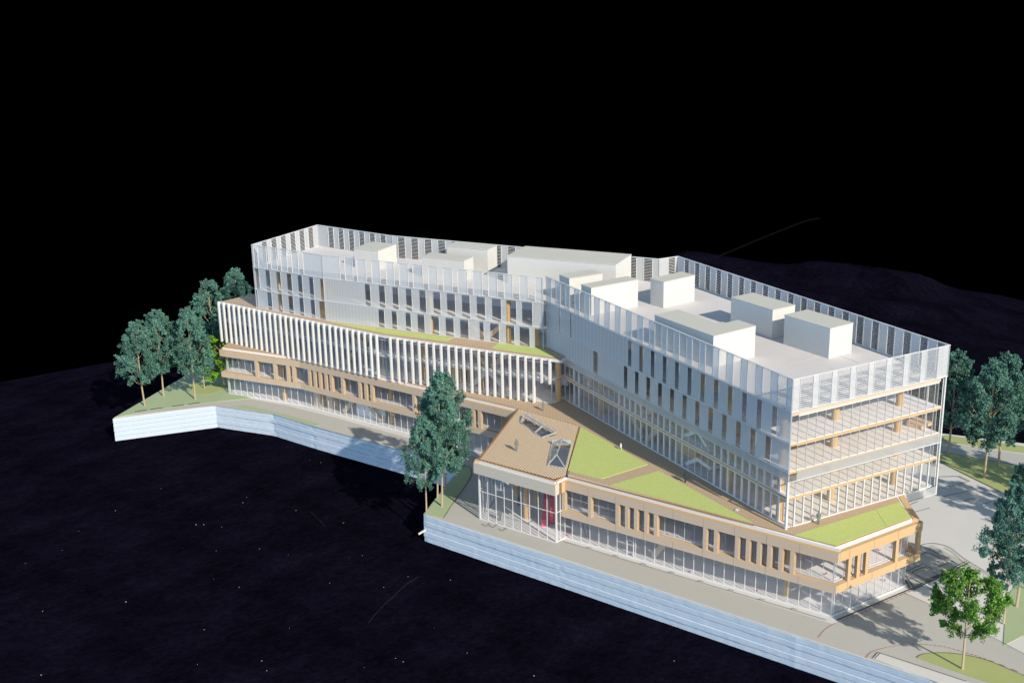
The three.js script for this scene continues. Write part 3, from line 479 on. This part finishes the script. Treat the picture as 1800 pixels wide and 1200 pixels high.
  for (const [a, b] of [[v(c[0]), v(c[1])], [v(c[1]), v(c[2])], [v(c[2]), v(c[3])], [v(c[3]), v(c[0])], [v(c[0]), ra], [v(c[1]), ra], [v(c[2]), rb], [v(c[3]), rb], [ra, rb]]) part(gk, 'frame', barGeo(a, b, 0.13, 0.13), M.frostThin);
  part(gk, 'frame', barGeo([5.35, L2 + 0.5, -159.6], [8.0, L2 + 0.5, -159.3], 0.2, 0.6), M.frostThin);
  pane(gk, [v(c[3]), v(c[0]), ra, rb]); pane(gk, [v(c[1]), v(c[2]), rb, ra]); pane(gk, [v(c[0]), v(c[1]), ra]); pane(gk, [v(c[2]), v(c[3]), rb]);
}

// structure inside ---------------------------------------------------------------
{
  const col = (x, z, y0, y1, d = 0.95) => place(bld, 'column', ROUND, M.column, [x, (y0 + y1) / 2, z], [d, y1 - y0, d]);
  for (const [y0, y1] of [[L2, L3 - 0.34], [L3, L4 - 0.34], [L4, L5 - 0.34], [L5, RF - 0.31]]) {
    for (const [x, z] of [at(end, 10.2, -3.6), at(end, 20.5, -3.2), at(rw, rw.L - 2.6, -1.2), at(rw, rw.L - 13, -1.6), at(rw, 24, -2.2), at(rw, 13, -2.2), at(rwBack, 14, -2.5), at(rwBack, 26, -2.5)]) col(x, z, y0, y1);
  }
  const l2 = line(F1, F2), l1 = line(F0, F1);
  for (const [y0, y1] of [[0.1, L1 - 0.34], [L1, L2 - 0.5]]) for (const [x, z] of [at(line(P2, PB), 12, -6.4), at(line(P2, PB), 31, -1.6), at(line(A0, A1), 11.6, -1.2), at(line(A1, A2), 19, -1.8), at(line(A1, A2), 32, -2), [41, -137], [20, -150]]) col(x, z, y0, y1, 0.85);
  for (const [y0, y1] of [[L2, L3 - 0.34], [L3, L4 - 0.5]]) for (const [x, z] of [at(l2, 30.6, -2.4), at(l2, 17, -2.4), at(l1, 16, -2.4), at(l1, 30, -2.4), at(l2, 6, -2.4)]) col(x, z, y0, y1, 0.85);
  const u = line(LK, J0); for (const [y0, y1] of [[L4, L5 - 0.34], [L5, RF - 0.31]]) for (const x of [20.2, 34.5, 39.5]) { const p = u.at(x, -1.1); col(p[0], p[1], y0, y1, 0.8); }
  const brace = (l, x0, y0, x1, y1, z, m = M.wood, w = 0.75) => { const a = l.at(x0, z), b = l.at(x1, z); part(bld, 'brace', barGeo([a[0], y0, a[1]], [b[0], y1, b[1]], 0.45, w), m); };
  brace(u, 27.0, L5 - 0.5, 29.8, L4 + 0.4, -1.2); brace(u, 30.6, L4 + 0.4, 33.6, L5 - 0.5, -1.2);
  brace(l2, 15.5, L4 - 0.6, 18.5, L3 + 0.2, -1.9); brace(l2, 19.2, L3 + 0.2, 22.2, L4 - 0.6, -1.9); brace(l2, 15.2, L2 + 0.3, 18.4, L3 - 0.6, -1.9, M.white); brace(l2, 18.6, L3 - 0.6, 22, L2 + 0.3, -1.9, M.white);
  brace(l1, 30.5, L4 - 0.6, 33.0, L3 + 0.2, -1.9); brace(l1, 33.5, L3 + 0.2, 36.0, L4 - 0.6, -1.9); brace(l1, 29.5, L2 + 0.3, 32.5, L3 - 0.6, -1.9);
  brace(rw, 21.4, L3 - 0.6, 25.4, L2 + 0.4, -1.5); brace(rw, 26.2, L2 + 0.4, 29.6, L3 - 0.6, -1.5); brace(rw, 22.4, L4 - 0.7, 25.6, L3 + 0.2, -1.5); brace(rw, 26, L3 + 0.2, 28.8, L4 - 0.7, -1.5); brace(rw, 24.4, L5 - 0.6, 26.2, L4 + 0.2, -1.5); brace(rw, 26.8, L4 + 0.2, 28.6, L5 - 0.6, -1.5);
  const pl = line(A1, A2), pr = line(P2, PB);
  brace(pl, 8.6, 0.4, 11.8, 3.9, -0.9); brace(pl, 13.6, 3.9, 17.2, 0.5, -0.9); brace(pl, 11.0, 8.3, 13.4, 5.2, -1.2); brace(pr, 12.9, 0.5, 15.4, 4.0, -1.2);
  // core walls, partitions, stairs seen through the glass
  const wall = (l, x0, x1, y0, y1, z, d, m, label) => { const o = l.box(bld, 'core_wall', m, x0, x1, y0, y1, z - d, z); if (label) o.userData.label = label; };
  wall(rw, 31, 35.4, L2, L4 - 0.4, -3.2, 5.0, M.woodWarm, 'timber core wall'); wall(rw, 36.4, 37.4, L4, RF - 0.4, -2.6, 4, M.woodWarm); wall(rw, 2.5, 9, L3, L4 - 0.4, -3.5, 3, M.white); wall(rw, 12, 17.5, L2, L3 - 0.4, -6, 3, M.white);
  wall(pl, 10.8, 17.4, 0.1, 4.1, -1.7, 0.25, M.fin, 'pale white partition'); wall(pl, 1.4, 3.0, 0.1, 4.1, -0.8, 1.8, M.wood); wall(pl, 4.2, 5.6, 0.1, 4.1, -1.2, 1.6, M.wood); wall(pl, 42, 44.2, 0.1, 8, -1.4, 3, M.woodWarm);
  wall(l2, 10.4, 12.5, L2, L3 - 0.4, -3.5, 2, M.woodWarm); wall(l2, 13.0, 15.5, L2, L3 - 0.4, -5, 2, M.wood); wall(l1, 12, 13.2, L2, L4 - 0.5, -2.2, 2, M.wood);
  wall(line(LA, LK), 13.0, 16.4, L4, RF - 0.35, -1.6, 4, M.woodWarm); wall(line(LA, LK), 2.2, 4.2, L4, RF - 0.35, -1.8, 3, M.wood);
  wall(rw, 8, 40, L4, RF - 0.4, -11.5, 0.3, M.floor); wall(u, 2, 38, L4, RF - 0.35, -8.5, 0.3, M.floor); wall(pr, 1, 33, 0.1, L2 - 0.5, -14, 0.3, M.floor); wall(pl, 2, 44, 0.1, L2 - 0.5, -9, 0.3, M.floor); wall(l1, 2, 38, L2, L4 - 0.5, -9, 0.3, M.floor); wall(l2, 1, 29, L2, L4 - 0.5, -9, 0.3, M.floor);
  const stair = partGroup(bld, 'stair', [at(rw, 40, -3)[0], L2, at(rw, 40, -3)[1]], 'white bent stair and ramp inside the glazed wing');
  { const p = (x, z) => rw.at(x, z); const ramp = (x0, y0, x1, y1, z) => { const a = p(x0, z), b = p(x1, z); part(stair, 'flight', barGeo([a[0], y0, a[1]], [b[0], y1, b[1]], 1.6, 0.5), M.white); };
    ramp(36, L2 + 0.4, 38.6, L2 + 2.0, -1.8); ramp(38.6, L2 + 2.0, 41.5, L2 + 1.7, -1.8); ramp(35.6, L3 + 0.3, 38.4, L3 + 1.9, -1.8); ramp(38.4, L3 + 1.9, 40.5, L3 + 0.4, -1.8); }
}

// ------------------------------------------------------------------ white blocks on the roof
function roofBlock(label, c, sx, sz, h, deg, y = RF) {
  const o = thing('roof_block', label, 'roof block', [c[0], y, c[1]], 'white blocks on the roof');
  o.rotation.y = -THREE.MathUtils.degToRad(deg);
  const body = new RoundedBoxGeometry(sx, h - 0.16, sz, 1, 0.02); body.translate(0, (h - 0.16) / 2 + 0.0, 0); body.scale(S, S, S); const m = shadows(new THREE.Mesh(body, M.boxSide)); m.name = 'block_walls'; o.add(m);
  const lid = new RoundedBoxGeometry(sx + 0.08, 0.15, sz + 0.08, 1, 0.02); lid.translate(0, h - 0.075, 0); lid.scale(S, S, S); const n = shadows(new THREE.Mesh(lid, M.boxTop)); n.name = 'block_lid'; o.add(n);
  return o;
}
roofBlock('small white block on the long wing roof, nearest the pointed end', [-23.6, -208.5], 5.1, 5.6, 3.5, 29);
roofBlock('low white block on the long wing roof, second from the pointed end', [-10.5, -198.9], 8.1, 3.2, 3.6, 27);
roofBlock('white block behind the second one, against the rear louvres', [-6.6, -204.9], 8.0, 3.5, 4.05, 27);
roofBlock('largest white block, a long box where the two wings meet', [9.6, -193.8], 18.8, 7.5, 4.6, 24.5);
roofBlock('small block just behind the corner of the screen, right before the largest block', [10.9, -183.2], 6.0, 3.0, 4.0, -28);
roofBlock('long block parallel to and in front of the small corner block', [14.85, -176.85], 8.6, 2.6, 4.25, -31);
roofBlock('tall upright block standing alone in the middle of the near wing roof', [24.7, -179.8], 6.5, 2.9, 4.1, -36);
roofBlock('long block behind the L-shaped one, beside the rear louvres', [35.3, -164.6], 8.35, 4.2, 4.15, 58);
roofBlock('long block nearest the glazed end of the near wing roof', [40.8, -155.2], 8.1, 4.3, 4.15, 57);
roofBlock('low square block tucked into the notch of the L-shaped block', [27.7, -156.4], 3.2, 4.4, 2.9, 58);
{
  const o = thing('roof_block', 'L-shaped block right behind the shaded screen, with a notch', 'roof block', [25, RF, -152.5], 'white blocks on the roof');
  const P = [[19.39, -158.29], [25.64, -147.94], [31.83, -152.12], [30.05, -154.97], [27.2, -153.2], [25.2, -156.9], [22.9, -160.7]].map(p => p);
  part(o, 'block_walls', slabGeo(P, RF, RF + 4.1), M.boxSide); part(o, 'block_lid', slabGeo(P.map(p => inset(p, [25, -154.5], -0.006)), RF + 4.1, RF + 4.26), M.boxTop);
}

// ------------------------------------------------------------------ trees
const leafTeal = new THREE.MeshStandardMaterial({ vertexColors: true, roughness: 0.9, side: THREE.DoubleSide });
function treeParts(seed, o) {                                    // crown of many small leaf faces on limbs; unit height 1
  const r = rng(seed), limbs = [], pos = [], nor = [], col = [], V3 = THREE.Vector3;
  const bend = [(r() - 0.5) * 0.05, (r() - 0.5) * 0.05], trunkTop = o.top * 0.9;
  const tp = t => new V3(bend[0] * Math.sin(t * 3), t, bend[1] * Math.sin(t * 2.4));
  const tube = (a, b, c, ra, rb) => { const cu = new THREE.CatmullRomCurve3([a, b, c]), g = new THREE.TubeGeometry(cu, 8, 1, 7), p = g.attributes.position, fr = cu.getSpacedPoints(8); for (let i = 0; i <= 8; i++) for (let j = 0; j <= 7; j++) { const k = i * 8 + j, q = new V3().fromBufferAttribute(p, k).sub(fr[i]).multiplyScalar(ra + (rb - ra) * i / 8).add(fr[i]); p.setXYZ(k, q.x, q.y, q.z); } g.computeVertexNormals(); return g; };
  const trunk = tube(tp(0), tp(o.low), tp(trunkTop), o.trunk, o.trunk * 0.25);
  const clumps = [];
  for (let k = 0; k < o.clumps; k++) {
    const t = (k + r()) / o.clumps, y = o.low + (o.top - o.low) * Math.pow(t, 0.95), prof = o.profile(t), a = k * 2.39996 + r() * 0.9, rad = o.rad * prof * (0.3 + 0.85 * Math.sqrt(r()) * (0.8 + 0.4 * r()));
    const c = new V3(Math.cos(a) * rad, y, Math.sin(a) * rad).add(new V3(tp(y).x, 0, tp(y).z)); clumps.push([c, o.rad * (0.13 + 0.22 * r()) * (0.55 + 0.45 * prof)]);
    if (k % 3 === 0) { const s = tp(Math.max(o.low * 0.85, y - 0.12 - rad * 0.5)); limbs.push(tube(s, s.clone().lerp(c, 0.55).add(new V3(0, -0.015, 0)), c, o.trunk * 0.22, o.trunk * 0.07)); }
  }
  const tmp = new V3(), u = new V3(), v = new V3(), n = new V3();
  for (const [c, cr] of clumps) {
    const nL = Math.round(o.leaves / o.clumps), tone = 0.7 + 0.5 * r(), tw = [];
    for (let k = 0; k < 14; k++) tw.push(new V3(r() * 2 - 1, r() * 2 - 1.0 + 0.1, r() * 2 - 1).normalize().multiplyScalar(cr * (0.55 + 0.65 * r())).add(c));
    for (let k = 0; k < nL; k++) {
      const b = tw[Math.floor(r() * tw.length)], f = Math.pow(r(), 0.5); tmp.copy(c).lerp(b, 0.25 + 0.8 * f); const sp = cr * 0.26; tmp.x += (r() - 0.5) * sp * 2; tmp.y += (r() - 0.5) * sp * 2; tmp.z += (r() - 0.5) * sp * 2;
      n.set(r() - 0.5, r() - 0.25, r() - 0.5).normalize(); u.set(r() - 0.5, r() - 0.5, r() - 0.5).cross(n).normalize(); v.crossVectors(n, u); const s = o.leaf * (0.6 + 0.8 * r()), s2 = s * (0.5 + 0.3 * r());
      const h = n.clone().multiplyScalar(s * 0.25), A = tmp.clone().addScaledVector(u, -s), B = tmp.clone().addScaledVector(v, -s2).add(h), C = tmp.clone().addScaledVector(u, s), D = tmp.clone().addScaledVector(v, s2).add(h);
      const q = tone * (0.7 + 0.6 * r()), w = r() < 0.06 ? 1 : 0;
      for (const P of [A, B, C, A, C, D]) { pos.push(P.x, P.y, P.z); nor.push(n.x, n.y, n.z); col.push(o.color[0] * q + w * 0.06, o.color[1] * q + w * 0.05, o.color[2] * q); }
    }
  }
  const crown = new THREE.BufferGeometry(); crown.setAttribute('position', new THREE.Float32BufferAttribute(pos, 3)); crown.setAttribute('normal', new THREE.Float32BufferAttribute(nor, 3)); crown.setAttribute('color', new THREE.Float32BufferAttribute(col, 3));
  crown.computeVertexNormals();
  return { trunk, limbs: mergeGeometries(limbs), crown };
}
const oval = t => Math.pow(Math.sin(Math.PI * Math.min(1, 0.1 + t * 0.87)), 0.65) * (1.08 - 0.42 * t);
const wide = t => Math.pow(Math.sin(Math.PI * Math.min(1, 0.16 + t * 0.8)), 0.5);
const TEAL = [0.088, 0.225, 0.185], BRIGHT = [0.115, 0.275, 0.04], LIME = [0.16, 0.36, 0.012];
const kinds = [0, 1, 2].map(k => treeParts(100 + k * 17, { top: 0.985, low: 0.3, rad: 0.245, clumps: 62, leaves: 22000, leaf: 0.0083, trunk: 0.0115, color: TEAL, profile: oval }));
kinds.push(treeParts(300, { top: 0.97, low: 0.40, rad: 0.36, clumps: 40, leaves: 21000, leaf: 0.0115, trunk: 0.016, color: BRIGHT, profile: wide }));
kinds.push(treeParts(340, { top: 0.97, low: 0.18, rad: 0.33, clumps: 36, leaves: 12000, leaf: 0.0125, trunk: 0.02, color: LIME, profile: wide }));
const protos = kinds.map(() => null);
function tree(kind, x, z, h, wide_, turn, label, dark) {
  let o;
  if (!protos[kind]) {
    o = new THREE.Group(); const k = kinds[kind];
    for (const [nm, g, m] of [['trunk', k.trunk, M.bark], ['limbs', k.limbs, M.bark], ['crown', k.crown, leafTeal]]) { const q = shadows(new THREE.Mesh(g, m)); q.name = nm; o.add(q); }
    protos[kind] = o;
  } else o = protos[kind].clone();
  o.name = numbered('model_tree'); o.position.set(x * S, 0.0004, z * S); o.scale.set(h * wide_ * S, h * S, h * wide_ * S); o.rotation.y = turn; scene.add(o);
  o.userData = { label, category: 'model tree', group: 'miniature trees around the building' };
  return o;
}
tree(0, -65.65, -204.24, 15.6, 1.0, 0.3, 'blue green tree nearest the sharp tip of the base');
tree(1, -63.65, -209.24, 16.4, 0.9, 1.7, 'blue green tree second from the tip, at the rear edge of the lawn');
tree(2, -57.35, -207.17, 17.0, 0.82, 2.9, 'blue green tree standing in front of the oval lawn by the pointed end');
tree(1, -57.02, -212.89, 11.0, 0.85, 4.4, 'short blue green tree with its trunk inside the oval lawn');
tree(4, -53.9, -215.2, 9.2, 1.3, 0.8, 'low lime green tree close to the pointed end of the podium');
tree(0, -57.5, -224.5, 17.6, 0.95, 2.2, 'tall tree beside the left end of the fins, behind the lime tree');
tree(2, -54.2, -232, 17.8, 0.85, 5.2, 'tree behind the upper terrace with its crown split in two tufts');
tree(1, -47.5, -238.5, 17.2, 0.8, 3.3, 'tree half hidden behind the corner of the long wing');
tree(2, -12.62, -157.91, 14.0, 0.8, 1.1, 'front tree of the clump at the notch, leaning over the foam edge');
tree(0, -11.28, -162.3, 15.8, 0.8, 4.0, 'middle tree of the clump at the notch, with low hanging leaves');
tree(1, -10.47, -159.19, 17.5, 0.86, 0.4, 'tree of the notch clump standing nearest the entrance pavilion');
tree(2, -10.26, -165.27, 18.0, 0.84, 2.5, 'rearmost and tallest tree of the clump at the notch');
tree(3, 47.85, -114.8, 11.6, 0.84, 0.6, 'bright green spreading tree on the near lawn');
tree(0, 55.9, -124.0, 17.2, 0.74, 5.0, 'dark tree directly behind the bright green tree');
tree(1, 58.9, -127.78, 18.8, 0.84, 2.0, 'dark tree at the edge of the view behind the bright green one');
tree(2, 69.16, -165.1, 18.0, 0.96, 3.9, 'tall tree in the middle of the olive lawn beyond the glazed end');
tree(0, 72.92, -169.4, 17.6, 0.92, 1.4, 'tree on the olive lawn farthest from the building');
tree(1, 67.01, -174.21, 16.8, 0.92, 0.2, 'tree on the olive lawn closest to the corner of the glazed end');
tree(1, 76.0, -141.0, 18.4, 1.0, 2.6, 'tree on the side lawn, past the dark pair, casting its shade over the paving');
tree(2, 82.5, -152.5, 18.0, 1.0, 0.9, 'tree on the far side lawn whose shade falls on the olive lawn');

// ------------------------------------------------------------------ scale figures and small things
function figureGeo(stride, arm) {
  const n = 44, mc = new MarchingCubes(n, M.greyFig, false, false, 20000), f = mc.field, H = 1.0;
  const bones = [[[0, 0.93, 0], [0, 0.90, 0], 0.062, 0.058], [[0, 0.86, 0], [0, 0.80, 0], 0.035, 0.05], [[-0.075, 0.78, 0], [0.075, 0.78, 0], 0.055, 0.055], [[0, 0.77, 0], [0, 0.52, 0], 0.098, 0.088],
    [[-0.055, 0.5, 0], [-0.06, 0.27, stride], 0.068, 0.05], [[-0.06, 0.27, stride], [-0.062, 0.04, stride * 1.2], 0.048, 0.032], [[-0.062, 0.03, stride * 1.2], [-0.065, 0.02, stride * 1.2 + 0.07], 0.03, 0.026],
    [[0.055, 0.5, 0], [0.06, 0.27, -stride * 0.6], 0.068, 0.05], [[0.06, 0.27, -stride * 0.6], [0.062, 0.04, -stride], 0.048, 0.032], [[0.062, 0.03, -stride], [0.065, 0.02, -stride + 0.07], 0.03, 0.026],
    [[-0.13, 0.77, 0], [-0.16 - arm, 0.6, 0], 0.042, 0.034], [[-0.16 - arm, 0.6, 0], [-0.15 - arm, 0.45, 0.05], 0.032, 0.026], [[0.13, 0.77, 0], [0.165, 0.6, -0.02], 0.042, 0.034], [[0.165, 0.6, -0.02], [0.155, 0.45, 0.03], 0.032, 0.026]];
  for (let k = 0; k < n; k++) for (let j = 0; j < n; j++) for (let i = 0; i < n; i++) {
    const x = ((i - n / 2) / (n / 2)) * 0.55, y = ((j - n / 2) / (n / 2)) * 0.55 + 0.5, z = ((k - n / 2) / (n / 2)) * 0.55; let d = 9;
    for (const [a, b, ra, rb] of bones) {
      const ex = b[0] - a[0], ey = b[1] - a[1], ez = b[2] - a[2], t = Math.max(0, Math.min(1, ((x - a[0]) * ex + (y - a[1]) * ey + (z - a[2]) * ez) / (ex * ex + ey * ey + ez * ez || 1)));
      const q = Math.hypot(x - a[0] - t * ex, y - a[1] - t * ey, z - a[2] - t * ez) - (ra + (rb - ra) * t), h = Math.max(0.03 - Math.abs(d - q), 0) / 0.03; d = Math.min(d, q) - h * h * 0.0075;
    }
    f[k * n * n + j * n + i] = -d;
  }
  mc.isolation = 0; mc.update();
  const cnt = mc.count ?? mc.geometry.drawRange.count, g = new THREE.BufferGeometry(); g.setAttribute('position', new THREE.Float32BufferAttribute(mc.positionArray.slice(0, cnt * 3), 3)); g.setAttribute('normal', new THREE.Float32BufferAttribute(mc.normalArray.slice(0, cnt * 3), 3));
  g.scale(0.55, 0.55, 0.55); g.computeBoundingBox(); g.translate(0, -g.boundingBox.min.y, 0); return g;
}
const figs = [figureGeo(0.03, 0.0), figureGeo(0.13, 0.02)];
function person(k, mat, x, y, z, turn, h, label) {
  const m = shadows(new THREE.Mesh(figs[k], mat)); m.name = numbered('person'); m.position.set(x * S, y * S, z * S); m.scale.setScalar(h * S); m.rotation.y = turn; scene.add(m);
  m.userData = { label, category: 'scale figure', group: 'small scale figures' };
}
person(0, M.greyFig, 0.31, L2 + 0.06, -157.43, 0.5, 1.75, 'grey scale figure standing alone on the plank roof of the pavilion');
person(0, M.greyFig, -2.2, 0.1, -154.07, 0.3, 1.75, 'grey scale figure just inside the glass front of the pavilion');
person(1, M.darkFig, 0.47, 0.1, -158.28, 1.2, 1.75, 'black striding scale figure between the timber columns in the pavilion');
person(0, M.darkFig, 22.13, L2, -145.6, 0.6, 1.7, 'dark scale figure on the terrace against the shaded glazing');
person(0, M.greyFig, 36.17, L2, -132.51, 0.2, 1.7, 'grey scale figure on the terrace below the sunlit glazed end');
person(1, M.white, 14.82, L2, -157.1, 0.9, 1.05, 'white scale figure at the edge of the large terrace lawn');
person(0, M.greyFig, 4.5, L2, -173.4, 0.9, 1.6, 'pale scale figure on the terrace where the fins meet the shaded screen');
{
  const o = thing('red_panel', 'tall folded crimson panel standing inside the pavilion corner', 'red panel', [4.4, 0.1, -152.6]);
  const slab = (x, z, w, d, lean) => { const g = new THREE.BoxGeometry(w, 7.6, d, 1, 6, 1), p = g.attributes.position; for (let i = 0; i < p.count; i++) { const t = (p.getY(i) + 3.8) / 7.6; p.setX(i, p.getX(i) * (1 - 0.3 * t) + lean * t); } g.translate(x, 3.95, z); g.computeVertexNormals(); return g; };
  part(o, 'red_leaf', slab(3.95, -152.7, 0.75, 1.4, 0.5), M.red); part(o, 'red_leaf', slab(5.05, -153.0, 0.85, 1.3, 0.1), M.red); { const g = new THREE.BoxGeometry(0.78, 1.0, 0.12); g.translate(3.92, 0.62, -151.95); part(o, 'panel_foot', g, M.pink, 'brighter pink foot'); }
}
for (const [i, p] of [[0, [-4.1, -152.9]], [1, [-3.15, -152.45]], [2, [-1.85, -151.3]]]) {
  const o = thing('wire_loop', ['thin wire loop on the path, nearest the pavilion corner post', 'thin wire loop on the path, middle one of three', 'thin wire loop on the path, farthest along the pavilion front'][i], 'wire loop', [p[0], 0.04, p[1]], 'wire loops before the pavilion');
  const g = new THREE.TubeGeometry(new THREE.CatmullRomCurve3([[-0.5, 0.03, -0.2], [-0.42, 0.2, 0.15], [-0.1, 0.06, 0.42], [0.25, 0.05, 0.2], [0.4, 0.22, -0.1], [0.62, 0.03, -0.15]].map(v => new THREE.Vector3(v[0] + p[0], v[1] + 0.04, v[2] + p[1]))), 30, 0.028, 6); part(o, 'wire', g, M.wire);
}
{
  const o = thing('wire_stand', 'spindly black wire stand inside the ground floor beside the pavilion', 'wire stand', [9.2, 0.1, -148.4]);
  const b = (a, c) => part(o, 'wire_leg', barGeo(a, c, 0.06, 0.06), M.wire);
  b([9.4, 0.1, -148.2], [8.6, 3.3, -148.9]); b([9.7, 0.1, -148.0], [9.5, 3.3, -148.6]); part(o, 'wire_head', mergeGeometries([barGeo([8.5, 3.35, -148.9], [9.6, 3.35, -148.5], 0.06, 0.06), barGeo([8.6, 3.3, -148.9], [8.6, 3.9, -148.9], 0.06, 0.06), barGeo([9.0, 3.3, -148.7], [9.0, 3.9, -148.7], 0.06, 0.06), barGeo([9.45, 3.3, -148.55], [9.45, 3.9, -148.55], 0.06, 0.06)]), M.wire);
}
{ // paper scrap on the terrace and a chip of foam sticking out of the base
  const o = thing('paper_scrap', 'crumpled white scrap lying on the terrace near the glazed corner', 'paper scrap', [27.23, L2, -136.78]); const g = new THREE.IcosahedronGeometry(0.3, 1), p = g.attributes.position, r = rng(9); for (let i = 0; i < p.count; i++) p.setXYZ(i, p.getX(i) * (0.8 + 0.5 * Math.sin(i * 7)), Math.abs(p.getY(i)) * 0.7, p.getZ(i) * (0.9 + 0.3 * Math.cos(i * 5))); g.computeVertexNormals(); g.translate(27.23, L2 + 0.01, -136.78); part(o, 'scrap', g, M.white);
  const c = thing('foam_chip', 'small white splinter sticking out of the foam tip at the notch', 'foam chip', [-13.1, -2.6, -156.4]); part(c, 'splinter', barGeo([-12.7, -2.3, -156.7], [-13.75, -2.75, -156.2], 0.22, 0.2), M.white);
}
{ // tiny pink markers on the floor plates
  const spots = [['on the ground floor right beside the wire stand', 6.9, 0.1, -148.9], ['on the ground floor near the diagonal strut', 14.9, 0.1, -142.9], ['on the ground floor in the middle of the near front', 22.0, 0.1, -137.9], ['on the ground floor near the front corner', 29.2, 0.1, -132.6], ['on the ground floor behind the end glazing', 45.4, 0.1, -134.5], ['on the first floor behind the first podium window', 9.2, L1, -148.6], ['on the first floor at the podium corner', 36.2, L1, -128.2], ['on the first floor behind the end window', 44.3, L1, -134.0], ['on the first floor in the wide podium window', 22.2, L1, -138.6]];
  let proto = null;
  for (const [w, x, y, z] of spots) {
    let o; if (!proto) { proto = o = new THREE.Group(); const b = (nm, g) => { g.scale(S, S, S); const m = shadows(new THREE.Mesh(g, M.marker)); m.name = nm; o.add(m); }; b('marker_seat', new THREE.BoxGeometry(0.42, 0.08, 0.36).translate(0, 0.2, 0)); b('marker_back', new THREE.BoxGeometry(0.42, 0.3, 0.07).translate(0, 0.33, -0.17)); b('marker_foot', new THREE.BoxGeometry(0.1, 0.18, 0.1).translate(0, 0.09, 0)); } else o = proto.clone();
    o.name = numbered('pink_marker'); o.position.set(x * S, y * S, z * S); o.scale.setScalar(0.72); o.rotation.y = x; scene.add(o); o.userData = { label: 'tiny pink marker ' + w, category: 'model marker', group: 'pink markers on the floors' };
  }
}
for (const [pts, label] of [[[[-18.72, -134.22], [-17.62, -137.38], [-16.13, -140.96], [-14.54, -144.24], [-13.18, -146.22]], 'long fine pale thread lying on the cloth in front of the foam edge'], [[[-30.85, -167.53], [-29.13, -164.49], [-27.46, -161.55]], 'short dark grey thread on the cloth left of the tree clump']]) {
  const o = thing('thread', label, 'thread', [pts[0][0], -4.2, pts[0][1]]); part(o, 'fibre', new THREE.TubeGeometry(new THREE.CatmullRomCurve3(pts.map((p, i) => new THREE.Vector3(p[0], -4.18 + 0.08 * (i % 2), p[1]))), 40, 0.016, 5), M.fibre);
}
{ // lint and threads on the cloth
  const r = rng(77), n = 50, g = new THREE.IcosahedronGeometry(1, 0), im = new THREE.InstancedMesh(g, M.lint, n), m4 = new THREE.Matrix4();
  for (let i = 0; i < n; i++) { let x, z; do { x = -70 + 125 * r(); z = -215 + 110 * r(); } while (z > -118 - 0 * x || (x > -16 && z < -152 + (x + 13) * 0.77 + 3) || z < -186 + (x + 40) * -0.4); const s = (0.02 + 0.05 * r() * r()) * S; m4.makeScale(s * (1 + r()), s * 0.6, s); m4.setPosition(x * S, -4.3 * S + 0.002, z * S); im.setMatrixAt(i, m4); }
  im.name = 'lint'; im.userData = { label: 'white lint specks scattered over the black cloth', category: 'lint', kind: 'stuff' }; im.receiveShadow = true; scene.add(im);
}
renderer.render(scene, camera);
